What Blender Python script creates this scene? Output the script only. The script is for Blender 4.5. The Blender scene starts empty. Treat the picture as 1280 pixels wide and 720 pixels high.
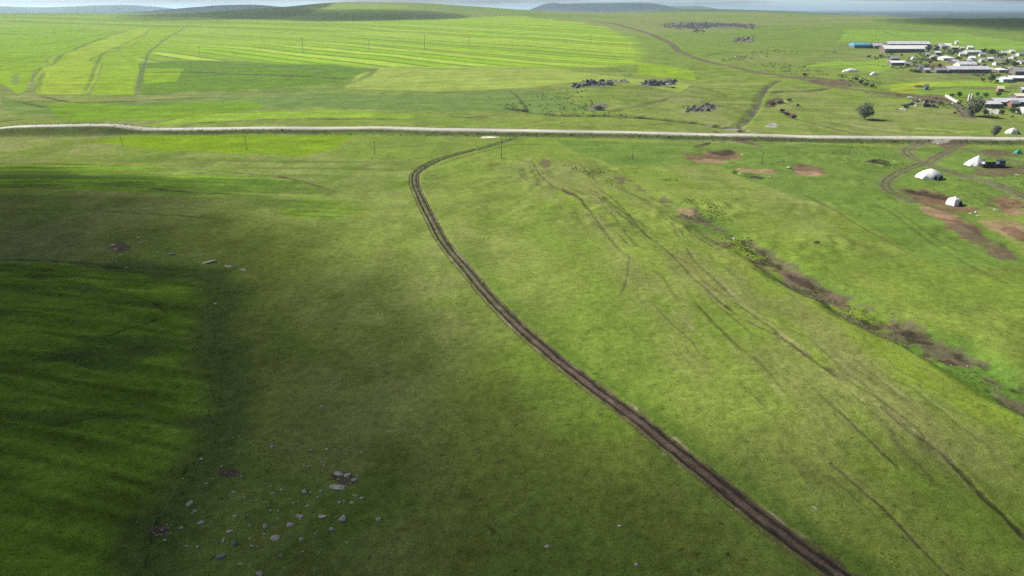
import bpy, bmesh, math, random
import numpy as np
from mathutils import Vector, Matrix

R = math.radians
DENOISE = False
rng = random.Random(7)
sc = bpy.context.scene
COL = sc.collection

# ------------------------------------------------------------------ camera constants
CAM_H, PITCH, FPX = 50.0, R(21.6), 881.0
SUN_EL, SUN_AZ = R(38), math.atan2(-math.cos(R(32)), math.sin(R(32)))     # azimuth from +Y towards +X
SUN = np.array([math.sin(SUN_AZ)*math.cos(SUN_EL), math.cos(SUN_AZ)*math.cos(SUN_EL), math.sin(SUN_EL)])

# ------------------------------------------------------------------ noise
_tab = np.random.RandomState(3).rand(512, 512)
def vnoise(x, y, s=0):
    x = np.asarray(x, float) + s*17.13; y = np.asarray(y, float) + s*31.7
    xi = np.floor(x).astype(np.int64); yi = np.floor(y).astype(np.int64)
    fx = x - xi; fy = y - yi
    fx = fx*fx*(3-2*fx); fy = fy*fy*(3-2*fy)
    a = _tab[xi & 511, yi & 511]; b = _tab[(xi+1) & 511, yi & 511]
    c = _tab[xi & 511, (yi+1) & 511]; d = _tab[(xi+1) & 511, (yi+1) & 511]
    return (a*(1-fx)+b*fx)*(1-fy) + (c*(1-fx)+d*fx)*fy
def fbm(x, y, o=4, s=0):
    t = 0; a = .5; n = 0
    for i in range(o):
        t = t + a*vnoise(x*2**i, y*2**i, s+i*3); n += a; a *= .5
    return t/n
def sstep(a, b, v):
    t = np.clip((v-a)/(b-a), 0, 1)
    return t*t*(3-2*t)

# ------------------------------------------------------------------ the lie of the land
_ky = np.array([-500, 0, 345, 450, 600, 800, 1000, 1300, 1600, 2100, 3000, 4000, 60000.])
_kh = np.array([0, 0, 0, 3, 11, 21, 30, 38, 40.5, 36, 26, 20, 20.])
_ty = np.arange(-400, 6000, 5.0)
_th = np.interp(_ty, _ky, _kh)
_th = np.convolve(np.pad(_th, 16, mode='edge'), np.ones(33)/33, 'valid')
BUMPS = []   # (x, y, rise, sx, sy, power)
def far_bump(px, wpx, top_px, d, sy, rise0, p=2):
    x = (px-640)/FPX*d*math.cos(PITCH)
    ang = PITCH - math.atan((360-top_px)/FPX)
    BUMPS.append((x, d, CAM_H - d*math.tan(ang) - rise0, wpx/FPX*d*.93, sy, p))
far_bump(480, 165, 2.5, 1550, 260, 40.3)
far_bump(925, 150, 10, 2300, 420, 34)
far_bump(1290, 110, 17, 2600, 420, 30)
far_bump(765, 75, 4.0, 5200, 700, 20, 6)
far_bump(684, 22, 6.5, 4800, 500, 20)
far_bump(-20, 75, 9.5, 4500, 500, 20)
far_bump(150, 80, 6.5, 5200, 600, 20)
far_bump(300, 85, 5.5, 3200, 400, 25)
far_bump(850, 45, 7, 6500, 700, 20, 4)
def Hb(x, y):
    x = np.asarray(x, float); y = np.asarray(y, float)
    h = np.interp(y, _ty, _th)
    for bx, by, r, sx, sy, p in BUMPS:
        h = h + r*np.exp(-np.abs((x-bx)/sx)**p - np.abs((y-by)/sy)**2)
    h = h - 13*sstep(450, 1000, x)*sstep(1150, 1600, y)*sstep(4500, 3500, y)
    h = h + 3.2*np.exp(-((x-67)/52)**2-((y-458)/36)**2)      # the old settlement mound
    k = sstep(360, 900, y)
    h = h + (fbm(x/95, y/70, 2, 14)-.5)*2.6*sstep(350, 520, y)
    h = h + (fbm(x/210, y/210, 2, 5)-.5)*4.0*k + (vnoise(x/700, y/500, 9)-.5)*8*sstep(900, 2500, np.hypot(x, y))
    h = h + 3.2*np.exp(-((x+150)/75)**2-((y-150)/90)**2) - 1.2*sstep(40, 160, x)*sstep(500, 330, y)
    return h

def ray(px, py):
    dx = (px-640)/FPX; dy = -(py-360)/FPX
    cp, sp = math.cos(PITCH), math.sin(PITCH)
    return np.array([dx, cp + dy*sp, -sp + dy*cp])
_T = np.concatenate([[1], np.geomspace(20, 15000, 3000)])
def at(px, py):
    """the ground point seen at a photograph pixel: used once, to measure where things stand"""
    v = ray(px, py)
    P = np.array([0, 0, CAM_H])[None] + _T[:, None]*v[None]
    below = P[:, 2] - Hb(P[:, 0], P[:, 1])
    i = np.argmax(below < 0)
    if i == 0: i = len(_T)-1
    a, b = below[i-1], below[i]
    t = _T[i-1] + (_T[i]-_T[i-1])*a/(a-b+1e-9)
    return float(v[0]*t), float(v[1]*t), float(t/FPX)      # x, y, metres per photo pixel

class Line:
    def __init__(s, pts, world=False, ext=0):
        p = [tuple(q[:2]) for q in pts] if world else [at(*q)[:2] for q in pts]
        p = np.array(p)
        if ext:
            a = p[0]+(p[0]-p[1])/np.linalg.norm(p[0]-p[1])*ext; b = p[-1]+(p[-1]-p[-2])/np.linalg.norm(p[-1]-p[-2])*ext
            p = np.vstack([a, p, b])
        s.raw = p
        # catmull-rom smoothing
        q = []
        P = np.vstack([2*p[0]-p[1], p, 2*p[-1]-p[-2]])
        for i in range(1, len(P)-2):
            for t in np.linspace(0, 1, 5, endpoint=False):
                a, b, c, d = P[i-1], P[i], P[i+1], P[i+2]
                q.append(.5*((2*b)+(c-a)*t+(2*a-5*b+4*c-d)*t*t+(3*b-3*c+d-a)*t**3))
        q.append(p[-1]); s.p = np.array(q)
        s.lo = s.p.min(0); s.hi = s.p.max(0)
        seg = np.linalg.norm(np.diff(s.p, axis=0), axis=1); s.cum = np.concatenate([[0], np.cumsum(seg)])
    def dist(s, x, y, m):
        """(indices, distance, fraction along) of the points within m of the line's box"""
        k = np.nonzero((x > s.lo[0]-m) & (x < s.hi[0]+m) & (y > s.lo[1]-m) & (y < s.hi[1]+m))[0]
        best = np.full(len(k), 1e9); fr = np.zeros(len(k))
        X = x[k]; Y = y[k]
        for i in range(len(s.p)-1):
            a = s.p[i]; e = s.p[i+1]-a; L = e@e + 1e-9
            j = np.nonzero((X > min(a[0], a[0]+e[0])-m) & (X < max(a[0], a[0]+e[0])+m) & (Y > min(a[1], a[1]+e[1])-m) & (Y < max(a[1], a[1]+e[1])+m))[0]
            if not len(j): continue
            t = np.clip(((X[j]-a[0])*e[0]+(Y[j]-a[1])*e[1])/L, 0, 1)
            d = np.hypot(X[j]-a[0]-t*e[0], Y[j]-a[1]-t*e[1])
            w = d < best[j]
            jj = j[w]; best[jj] = d[w]; fr[jj] = (s.cum[i]+t[w]*math.sqrt(L))/s.cum[-1]
        w = best < m
        return k[w], best[w], fr[w]
    def side(s, x, y):
        best = np.full(len(x), 1e9); sg = np.ones(len(x))
        for i in range(0, len(s.p)-1, 2):
            a = s.p[i]; e = s.p[min(i+2, len(s.p)-1)]-a
            d = np.hypot(x-a[0]-e[0]/2, y-a[1]-e[1]/2); w = d < best
            best[w] = d[w]; sg[w] = np.sign(e[0]*(y[w]-a[1])-e[1]*(x[w]-a[0]))
        return sg
    def resample(s, step):
        n = max(2, int(s.cum[-1]/step)); u = np.linspace(0, s.cum[-1], n)
        return np.stack([np.interp(u, s.cum, s.p[:, 0]), np.interp(u, s.cum, s.p[:, 1])], 1)

def inpoly(x, y, pts):
    P = np.array([at(*q)[:2] for q in pts])
    k = np.nonzero((x > P[:, 0].min()) & (x < P[:, 0].max()) & (y > P[:, 1].min()) & (y < P[:, 1].max()))[0]
    X = x[k]; Y = y[k]; c = np.zeros(len(k), bool)
    for i in range(len(P)):
        x1, y1 = P[i]; x2, y2 = P[i-1]
        if y1 == y2: continue
        c ^= ((y1 > Y) != (y2 > Y)) & (X < (x2-x1)*(Y-y1)/(y2-y1)+x1)
    return k[c]

ROAD = Line([(0,167.2),(34,166.6),(80,166),(120,165.5),(149,165.2),(163,165.1),(181,164.9),(239,164.7),(340,163.9),(460,163.2),(573,165.4),(680,167.2),(840,170.6),(1000,173.6),(1133,175.6),(1280,177)], ext=500)
TRACK = Line([(1085,745),(1050,718),(1010,689),(960,651),(900,603),(850,566),(800,527),(750,491),(700,452),(650,409),(610,368),(580,333),(556,304),(537,270),(525,245),(519,231),(519,219),(529,209),(547,200),(575,191.5),(605,184),(630,176.5),(652,169.5)])
HUMP = ([at(px,165)[0] for px in (-150,-60,0,34,80,120,149,163,181,200)], [0,.3,.9,1.8,2.1,2.2,1.8,1.0,.15,0])
VROAD = Line([(740,26.5),(770,30),(792,36),(820,45),(840,55),(850,64),(880,75),(920,84),(945,90),(975,94),(1000,98),(1044,108),(1089,114),(1124,117),(1155,120),(1182,124),(1197,131),(1212,146)])
PATH = Line([(975,100.5),(960,108),(955,114),(949,124),(946,133),(939,143),(931,152),(923,158),(931,164),(940,169)])
CAMPROAD = Line([(1153,178.5),(1133,187),(1142,197),(1159,205),(1179,212),(1201,219),(1227,226),(1248,232),(1285,248),(1330,268)])
CAMP2 = Line([(1200,179),(1192,186),(1177,192),(1162,202)])
CAMP3 = Line([(1155,203),(1132,212),(1114,221),(1107,229),(1109,236),(1120,243),(1140,252)])
CAMP4 = Line([(1205,186),(1241,195),(1285,205)])
GULLY = Line([(770,222),(800,238),(840,258),(880,280),(915,302),(950,320),(985,342),(1015,358),(1045,372),(1085,392),(1125,410),(1160,424),(1195,442),(1235,466),(1290,498),(1350,535)])
CREEK = Line([(640,135),(700,143),(747,144.5),(800,146.5),(840,150),(877,153.5),(905,159),(923,161)])
# rust, tan and brown bare earth: (px, py, half width, half height in px, tilt, colour, depth)
RED, TAN, BRN, MUD = (.130,.076,.055), (.22,.155,.095), (.100,.074,.052), (.040,.033,.026)
PATCH = [(892,195,36,10,0.02,RED,-.5),(888,201,30,3,0,TAN,0),(905,190,16,3,0,MUD,-.3),(940,214,30,4,.05,TAN,.1),(945,221,16,3,.1,MUD,-.4),(921,216,5,2,0,MUD,-.5),
 (1012,213,26,7,.12,RED,-.3),(1012,216,20,4,.1,TAN,0),(1105,203,20,4,.03,MUD,-.4),(1172,250,50,11,.30,RED,-.5),(1160,241,30,3,.2,MUD,-.3),(1195,278,38,12,.32,RED,.1),(1225,300,42,11,.42,BRN,.3),(1178,268,26,6,.2,TAN,0),
 (1262,256,34,10,.2,RED,-.3),(1272,263,26,6,.15,TAN,0),(1260,285,40,11,.2,TAN,.1),(1270,293,16,7,.3,RED,.2),(1250,213,36,9,.05,BRN,0),(1190,181,22,5,0,BRN,0),(1175,178,12,2,0,(.3,.27,.24),0),(1250,192,24,4,.1,BRN,0),
 (858,265,14,4,.25,TAN,.2),(993,343,27,7,.42,BRN,.2),(1002,347,20,5,.42,MUD,0),(1048,370,16,8,.4,BRN,0),(1140,409,26,4,.22,MUD,0),(1112,400,26,5,.25,BRN,0),(1160,440,26,3,.42,RED,-.3),(1205,446,28,6,.4,BRN,0),(1245,468,34,6,.42,BRN,0),
 (1020,306,5,2,0,MUD,0),(897,171,10,6,.4,BRN,0),(880,181,18,2.5,-.35,MUD,0),(930,178,22,3,.2,BRN,0),(610,171.2,14,1.1,0,(.62,.58,.46),.0),(970,127,14,6,-.3,BRN,-.8),(988,143,14,4,.4,BRN,-.6),(965,156,9,3,0,(.3,.3,.28),0),
 (202,662,19,8,0,BRN,0),(287,592,14,6,0,BRN,0),(428,596,20,9,.2,BRN,0),(150,308,20,7,.1,BRN,0),(715,243,14,3,.6,BRN,-.2),(682,205,7,5,0,BRN,0),
 (738,105,27,3.4,-.06,(.10,.10,.085),0),(822,104,25,3.4,.05,(.10,.10,.085),0),(876,136.5,21,5,-.2,(.11,.105,.085),.4),(887,31.5,62,4.2,0,(.10,.10,.095),0),(775,101.5,14,1.6,0,(.11,.11,.09),0),(928,50,15,3,0,(.12,.12,.10),0),(748,133,14,4,-.2,(.12,.12,.095),.3),
 (1120,118,30,3,.05,BRN,0),(1165,124,28,5,.1,BRN,0),(1150,108,10,1.5,0,MUD,0),(1040,103,40,5,.1,BRN,0),(1165,83,30,2,.03,RED,0),(1215,92,40,2,0,BRN,0),(1250,110,30,1.2,0,BRN,0)]
PATCHW = []
for px, py, hw, hh, tl, c, dz in PATCH:
    x, y, m = at(px, py)
    x2, y2, _ = at(px+hw, py+hw*tl)
    xa, ya, _ = at(px, py-hh); xb, yb, _ = at(px, py+hh)
    PATCHW.append((x, y, np.array([x2-x, y2-y]), np.array([(xa-xb)/2, (ya-yb)/2]), c, dz))
TRAILS = [ # cracks and cattle trails in the pasture: px points, half width m, strength, depth
 ([(665,200),(675,218),(691,232),(704,238),(718,243),(731,257),(744,274),(760,294),(774,310),(787,321)],.35,.75,.2),
 ([(787,321),(783,352),(777,366)],.2,.7,.1),([(695,228),(720,238),(750,256),(776,281)],.3,.5,.1),([(740,237),(775,262),(800,278),(822,292)],.35,.5,.1),([(735,240),(772,268),(798,286),(815,300)],.3,.45,.1),
 ([(724,204),(733,214),(748,228)],.3,.6,.1),([(742,230),(778,259),(804,290),(827,308),(858,337),(873,352)],.28,.7,.15),([(818,261),(840,274),(860,288),(905,318)],.35,.6,.15),
 ([(860,312),(873,330),(895,350),(926,378)],.30,.85,.25),([(860,340),(871,350),(903,379),(942,405),(972,417)],.32,.8,.2),([(972,417),(1008,442),(1030,458),(1054,475)],.42,1,.35),([(958,346),(1001,363),(1010,370)],.35,.6,.15),
 ([(880,352),(930,386),(985,424)],.25,.5,.1),([(870,380),(910,420),(960,465),(1000,510)],.3,.4,.1),([(850,350),(880,390),(930,440)],.3,.35,.1),
 ([(1070,448),(1090,465),(1109,481),(1150,512)],.3,.55,.1),([(1063,490),(1080,505),(1109,514),(1139,540)],.22,.5,.1),([(1105,510),(1139,540),(1175,565),(1210,600),(1232,625),(1255,645),(1280,671),(1310,700)],.34,1,.32),
 ([(1040,505),(1063,527),(1086,550),(1100,564),(1126,589)],.16,.8,.15),([(1040,580),(1092,625),(1130,662),(1152,685),(1185,718),(1210,745)],.17,.85,.2),([(1030,590),(1060,615),(1100,650)],.2,.4,.05),
 ([(630,180),(700,181),(790,183),(870,182)],.5,.5,.1),([(460,199),(520,198),(560,196)],.4,.25,0),([(1000,240),(1040,262),(1080,285),(1130,312)],.6,.35,.1),
 ([(1085,250),(1120,270),(1160,300),(1210,330),(1285,366)],.6,.3,.1),([(1120,262),(1150,285),(1200,315)],.5,.3,.1),
 ([(650,162),(668,158),(688,155)],.5,.6,.1),([(682,159),(705,153),(720,151)],.5,.5,.1),([(780,158),(830,155),(880,154.5),(915,156)],.5,.55,.1),([(760,138),(800,130),(838,121)],.9,.3,-.3),([(762,140),(802,132),(838,123)],.5,.7,.2),
 ([(637,112),(650,124),(660,137)],.5,.9,.3),([(350,112),(450,112),(560,115),(640,111)],.6,.7,.2),([(180,118),(250,119),(320,116),(400,113)],.6,.6,.1),([(30,112),(60,122),(100,129),(150,127),(230,123),(300,120)],.7,.7,.2),
 ([(160,160),(230,154),(300,151),(345,149),(420,148.5),(520,147.5)],.8,.95,.5),([(560,145),(590,147),(625,144)],.6,.9,.3),([(560,138),(600,137),(660,138)],.6,.6,.2),([(20,128),(45,132),(95,145)],.9,.6,.2),([(0,152),(60,147),(95,146)],.7,.6,.2),
 ([(966,115.7),(985,113.8),(1010,113.6),(1042,110)],1.6,1.1,1.1),([(1000,150),(1030,158),(1065,166),(1100,171)],.7,.8,.3),([(1155,113),(1180,109.5),(1215,110),(1245,111)],.9,.85,.4),([(1120,115),(1180,109),(1240,107),(1285,107)],.6,.6,.1),
 ([(960,40),(945,43),(942,46),(955,49),(1000,48)],.9,.6,.2),([(965,37),(1010,36),(1056,36)],.9,.6,.2),([(1104,38),(1115,43),(1135,48)],1.0,.6,.2),([(1000,64),(1040,63),(1110,61)],.8,.4,.1),([(1000,73),(1050,72),(1110,71)],.8,.6,.3),([(1010,84),(1050,83),(1100,80)],.8,.6,.2),
 ([(880,70),(905,66),(935,66)],.9,.6,.2),([(895,114),(905,118),(908,122)],.5,.7,.2),
 ([(0,205),(100,206),(250,213),(350,221),(420,240)],.6,.8,.1),([(0,231),(120,233),(200,237),(270,242),(330,243)],.55,.8,.1),([(180,234),(240,241),(300,243)],.5,.7,.1),([(0,262),(110,263),(200,268),(290,276)],.6,.45,.05),([(0,324),(60,326),(120,329),(150,333),(260,337)],.5,.6,.1),
 ([(160,370),(190,377),(210,392)],.25,.6,.05),([(130,422),(165,408),(210,395)],.3,.6,.05),([(0,455),(60,450),(130,440),(200,436)],1.4,.3,.05),([(0,530),(80,528),(140,516)],.2,.6,.05),([(0,345),(100,346),(200,350),(260,352)],1.0,.3,.05),
 ([(1030,150),(1090,160),(1160,166),(1230,164)],.5,-.5,0),([(1140,160),(1190,163),(1220,166)],.5,-.6,0),
 ([(233,34),(207,49),(191,61),(183,74),(174,101),(170,119)],1.5,.8,.1),([(191,35),(171,48),(135,64),(121,80),(113,101),(103,119)],1.1,.75,.1),([(158,38),(127,48),(88,64),(64,82),(51,98),(46,118)],1.9,.75,.1),([(149,40),(90,50),(40,57),(0,60)],1.6,.6,.1),([(0,43),(60,41),(120,37)],1.6,.6,.1),
 ([(185,77),(260,78),(350,84),(430,88),(472,85)],1.3,.8,.1),([(180,90),(260,91),(340,94),(420,98),(450,98)],1.2,.9,.1),([(178,104),(250,104),(340,104)],1.0,.5,.1),([(472,84),(462,93),(445,101),(425,106)],2.2,.7,.1),([(480,84),(600,86),(700,85),(800,90)],.9,.6,.1),([(470,112),(520,114),(600,117),(660,115),(720,110)],1.4,.8,.2),
 ([(540,208),(560,202),(600,190),(640,181),(680,178.5)],.35,.55,.1)]
TR = []
for p, w, s, dz in TRAILS:       # the far ones are terrace banks and ditches several metres wide
    L = Line(p); c = L.raw[len(L.raw)//2]; e = L.raw[-1]-L.raw[0]
    if c[1] > 300: w = max(w, 7.3e-6*(c@c)*abs(e[0])/np.linalg.norm(e))
    TR.append((L, w, s, dz if c[1] < 300 else max(dz, .25) if dz >= 0 else dz))

LUSH = [([(-90,325),(0,327),(130,332),(225,337),(262,356),(258,395),(246,425),(258,455),(268,500),(250,560),(222,605),(192,660),(178,720),(160,760),(-90,760)], (.125,.205,.020)),
        ([(-60,205),(0,206),(120,207),(260,213),(350,222),(430,244),(400,252),(300,246),(150,240),(0,236),(-60,235)], (.115,.205,.020)),
        ([(340,250),(430,252),(470,262),(440,274),(360,275)], (.12,.185,.022))]
PALE = (.155,.192,.052)
FIELDS = [
 ([(149,40),(106,56),(72,74),(52,90),(40,114),(27,118),(10,108),(-40,90),(-40,40),(60,30)], (.160,.265,.010)),
 ([(30,92),(32,100),(26,108),(18,104),(18,95)], (.13,.185,.05)),
 ([(189,35),(170,48),(133,64),(120,80),(112,101),(102,118),(56,117),(54,98),(66,82),(90,64),(127,48),(159,38)], (.215,.295,.022)),
 ([(230,35),(207,49),(191,61),(183,74),(175,101),(171,118),(106,119),(114,101),(123,80),(137,64),(173,48),(192,35)], (.175,.275,.013)),
 ([(460,84),(520,82),(660,84),(700,86),(860,104),(845,112),(760,101),(640,111),(560,114),(470,112),(430,112)], (.215,.275,.052)),
 ([(797,78),(830,80),(860,87),(862,98),(795,91)], (.172,.262,.016)),
 ([(180,78),(250,76),(350,80),(420,83),(470,86),(450,94),(430,104),(350,111),(260,114),(178,117)], (.085,.160,.012)),
 ([(190,84),(230,86),(225,102),(186,104)], (.155,.25,.012)),
 ([(0,122),(80,132),(150,128),(300,121),(400,118),(560,118),(640,113),(700,118),(760,138),(640,142),(520,138),(350,136),(200,140),(100,144),(0,140)], (.105,.165,.04)),
 ([(70,130),(180,131),(300,127),(330,134),(260,146),(100,152),(80,145)], (.115,.205,.012)),
 ([(250,144),(330,140),(430,140),(520,143),(510,147),(420,148),(320,150),(240,155),(180,158)], (.165,.265,.024)),
 ([(98,178),(150,171),(230,169),(330,169),(440,171),(420,186),(390,195),(300,193),(180,184)], (.125,.205,.006)),
 ([(1005,84),(1040,77),(1110,73),(1112,82),(1090,90),(1050,85)], (.165,.27,.03)),
 ([(1098,107),(1120,102),(1180,100),(1240,100),(1240,106),(1190,109),(1130,114)], (.175,.27,.025)),
 ([(1105,111),(1130,103),(1150,100),(1180,102),(1160,108),(1125,114)], (.25,.30,.03)),
 ([(1120,116),(1180,111),(1285,110),(1285,121),(1200,121)], (.13,.215,.028)),
 ([(1055,52),(1058,37),(1110,38),(1200,42),(1285,53),(1285,70),(1200,58),(1110,52)], (.155,.255,.035)),
 ([(700,176),(1000,180),(1285,184),(1285,230),(1200,260),(1285,330),(1180,330),(1060,270),(930,222),(880,205),(760,205)], (.098,.158,.030)),
 ([(860,310),(930,300),(1060,370),(1180,440),(1285,505),(1285,560),(1120,470),(960,370)], (.128,.180,.024)),
]
STRIPS = [(180,50),(235,36),(330,27),(460,26),(560,23),(650,19.5),(720,27),(770,38),(800,52),(797,79),(735,84),(640,84.5),(470,85),(350,80),(180,76)]
UF = at(320, 33); UG = at(700, 56)
STR_SL = (UG[1]-UF[1])/(UG[0]-UF[0])

def height_full(x, y):
    shape = np.shape(x); x = np.atleast_1d(np.asarray(x, float)).ravel(); y = np.atleast_1d(np.asarray(y, float)).ravel()
    h = Hb(x, y); d = np.hypot(x, y)
    h += (fbm(x/26, y/26, 2, 1)-.5)*.7*sstep(1500, 300, d)
    h0 = h.copy()
    h += (fbm(x/5.5, y/5.5, 2, 2)-.5)*.26*sstep(600, 150, d)
    h += (fbm(x/1.1, y/1.1, 2, 3)-.5)*.15*sstep(260, 110, d)
    # crop rows of the near left field
    k = inpoly(x, y, LUSH[0][0])
    t = y[k]+0.002*(x[k]+125)**2+(vnoise(x[k]/14, y[k]/14, 8)-.5)*5
    h[k] += .30*(vnoise(t/1.5, x[k]/13, 4)-.5)*2*sstep(.1, .6, vnoise(x[k]/20, y[k]/9, 6))
    k = inpoly(x, y, LUSH[1][0]); t = y[k]+.06*x[k]
    h[k] += .28*(vnoise(t/2.6, x[k]/40, 4)-.5)*2
    # tussocks beside the gully and round the camp
    b = at(850, 258); m = np.exp(-(((x-b[0])+.9*(y-b[1]))/55)**2-((y-b[1])/70)**2)*sstep(.45, .7, fbm(x/16, y/16, 2, 12))
    h += m*.9*(vnoise(x/2.2, y/3.2, 7))
    b = at(1130, 215); m = np.exp(-((x-b[0])/70)**2-((y-b[1])/60)**2)*sstep(.4, .7, fbm(x/13, y/13, 2, 13))
    h += m*.6*vnoise(x/2.4, y/3.2, 8)
    k, q, f = GULLY.dist(x, y, 14)
    n = vnoise(x[k]/7, y[k]/7, 21)
    h[k] -= (.7+.8*sstep(.3, .7, f))*sstep(5.2+3*n, 1.3+1.8*n, q)*sstep(0, .12, f)
    for L, w, dp in ((VROAD, 4, .25), (PATH, 2.5, .5), (CREEK, 3.4, 1.3)):
        k, q, f = L.dist(x, y, w*2.5); h[k] -= dp*sstep(w*1.6, w*.5, q)
    for L, w, s, dz in TR:
        m = max(w*2, .004*np.hypot(*L.raw[len(L.raw)//2]))
        k, q, f = L.dist(x, y, m); h[k] -= dz*.55*sstep(m, w*.3, q)*sstep(.2, .5, vnoise(x[k]/6, y[k]/6, 30)+.15)
    for px, py, a, b, c, dz in PATCHW:
        if dz:
            M = np.linalg.inv(np.stack([a, b], 1)); r = np.abs(a).max()+np.abs(b).max()
            k = np.nonzero((np.abs(x-px) < r*1.4) & (np.abs(y-py) < r*1.4))[0]
            u = M[0, 0]*(x[k]-px)+M[0, 1]*(y[k]-py); v = M[1, 0]*(x[k]-px)+M[1, 1]*(y[k]-py)
            h[k] += dz*sstep(1.15, .5, np.hypot(u, v)) + (vnoise(x[k]/2.6, y[k]/2.6, 17)-.5)*.25*sstep(1.1, .8, np.hypot(u, v))*min(1, abs(dz)*3)
    k, q, f = TRACK.dist(x, y, 4)
    h[k] -= .38*sstep(1.8, 1.25, q)*sstep(1.0, .93, f)
    k, q, f = ROAD.dist(x, y, 15)
    ex = np.interp(x[k], HUMP[0], HUMP[1])          # the road climbs a culvert bank at the far left
    m = sstep(7.6+2.0*ex, 4.6, q)
    h[k] = h[k]*(1-m) + (h0[k]+1.15+ex)*m
    return h.reshape(shape)
def gz(x, y): return float(height_full(np.array([x]), np.array([y]))[0])

def blend(C, k, m, col):
    C[k] = C[k]*(1-m[:, None]) + np.asarray(col)[None]*m[:, None]

def ground_color(x, y):
    d = np.hypot(x, y)
    ws = np.clip(d*.012, .5, 8)
    wx = x + (vnoise(x/(4*ws), y/(4*ws), 40)-.5)*ws*2.4; wy = y + (vnoise(x/(4*ws), y/(4*ws), 41)-.5)*ws*2.4
    n1 = fbm(x/38, y/60, 4, 50)[:, None]; n2 = fbm(x/120, y/170, 3, 55)[:, None]; n3 = fbm(x/9, y/14, 3, 60)[:, None]
    A = np.array([.142,.190,.036]); B = np.array([.166,.188,.064]); D = np.array([.104,.142,.030])
    C = A + (B-A)*sstep(.35, .7, n1*.6+n2*.5-.02) 
    C = C + (D-C)*sstep(.48, .72, n3)*.7
    C = C*(1+.30*(fbm(x/3.2, y/4.5, 3, 64)-.5))[:, None]
    lg = sstep(.50, .66, fbm(x/17+y/40, y/22, 3, 66))[:, None]; C = C + (np.array([.110,.172,.022])-C)*lg*.4
    st = (fbm(x/30, y/3.4, 3, 67)-.5)*sstep(280, 420, y); C = C*(1+.55*st)[:, None]
    # far hills: pasture
    f = sstep(450, 900, y)[:, None]
    C = C*(1-f) + f*(np.array([.125,.185,.036]) + (np.array([.16,.19,.06])-np.array([.125,.185,.036]))*sstep(.35, .65, n2))
    # striped strip fields on the slope, running across it
    t = y - STR_SL*(x-UF[0]) + (vnoise(x/300, y/200, 71)-.5)*30
    reg = np.zeros(len(x))
    for jx, jy in ((0,0),(6,9),(-7,5),(3,-10),(-4,-6)):
        reg[inpoly(wx+jx, wy+jy, STRIPS)] += .2
    w = 21.0; u = t/w + .9*vnoise(t/60, t*0, 77); i = np.floor(u).astype(int); fr = u-i
    hsh = _tab[i & 511, 7]; hs2 = _tab[i & 511, 19]
    cs = np.where(hsh[:, None] < .3, np.array([[.145,.22,.022]]), np.where(hsh[:, None] < .62, np.array([[.19,.268,.028]]), np.array([[.155,.26,.012]])))
    cs = cs*(1.08+.34*hs2[:, None])*(1+.25*(vnoise(t/2.5, x/220, 90)-.5)[:, None])
    C = C*(1-reg[:, None]) + cs*reg[:, None]
    e = reg*sstep(.13, .02, np.minimum(fr, 1-fr))*(.55+.6*hs2)
    C = C*(1-e[:, None]) + np.array([.045,.085,.022])*e[:, None]
    # upper left: strips fanning out
    reg = sstep(-140, -230, x)*sstep(640, 760, y)*sstep(1500, 1250, y)
    u = (y*.9 + x*.35)/34; i = np.floor(u).astype(int); hsh = _tab[i & 511, 33]
    cs = np.where(hsh[:, None] < .5, np.array([[.15,.24,.014]]), np.array([[.185,.27,.025]]))*(.9+.2*_tab[i & 511, 34][:, None])
    C = C*(1-reg[:, None]*.8) + cs*reg[:, None]*.8
    # far country: pasture, woods and bare land in big soft pieces
    f = sstep(2600, 3400, d)[:, None]
    C = C*(1-f) + f*(np.array([.028,.045,.030])+(np.array([.09,.12,.05])-np.array([.028,.045,.030]))*sstep(.56, .7, fbm(x/900, y/900, 3, 80))[:, None])
    f = (sstep(200, 500, x)*sstep(1750, 2100, y)*sstep(3000, 2700, y))[:, None]; C = C*(1-f*.8) + np.array([.055,.085,.035])*f*.8  # far right ridge: cloud shade painted into the ground colour
    for pts, c in FIELDS:
        k = inpoly(wx, wy, pts)
        r = np.asarray(c)[None]*(1+.28*(vnoise(x[k]/30, y[k]/5, 91)-.5)+.30*(fbm(x[k]/7, y[k]/7, 2, 93)-.5))[:, None]
        C[k] = C[k]*.12 + r*.88
    for j, (pts, c) in enumerate(LUSH):
        soft = np.zeros(len(x)); a1 = 5*(fbm(x/9, y/9, 3, 301)-.5); a2 = 5*(fbm(x/9, y/9, 3, 305)-.5)
        for jx, jy in ((0,0),(2.2,.6),(-1.8,1.6),(-.7,-2.3),(1.2,-1.5),(3.4,-.4),(-3.4,.2)):
            soft[inpoly(x+jx+a1, y+jy+a2, pts)] += 1/7
        k = np.nonzero(soft)[0]
        t = y[k]+(0.002*(x[k]+125)**2 if j == 0 else .06*x[k])
        m = (sstep(.3, .55, fbm(x[k]/40, y[k]/7, 3, 95+j)) if j else np.ones(len(k))*.9)*soft[k]
        r = np.asarray(c)[None]*(1+.75*(vnoise(t/1.2, x[k]/10, 96)-.5)+.7*(fbm(x[k]/15, y[k]/6, 3, 97)-.5))[:, None]
        r = r + (np.array([.072,.118,.022])-r)*(sstep(.52, .66, fbm(x[k]/17, y[k]/5.5, 3, 98))*.75)[:, None]
        C[k] = C[k]*(1-m[:, None]) + r*m[:, None]
    k, q, f = MARGIN.dist(x, y, 8)
    blend(C, k, sstep(6.5, 1, q+4*(fbm(x[k]/4, y[k]/4, 3, 99)-.5))*.7, (.066,.096,.028))
    # bands of rank, darker grass across the left pasture
    s = sstep(-20, -70, x)*sstep(170, 195, y)*sstep(262, 240, y)
    s = s*sstep(.5, .72, vnoise((y+.05*x)/5.5, x/80, 101))*.55
    C = C*(1-s[:, None]) + np.array([.055,.095,.02])*s[:, None]
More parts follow.
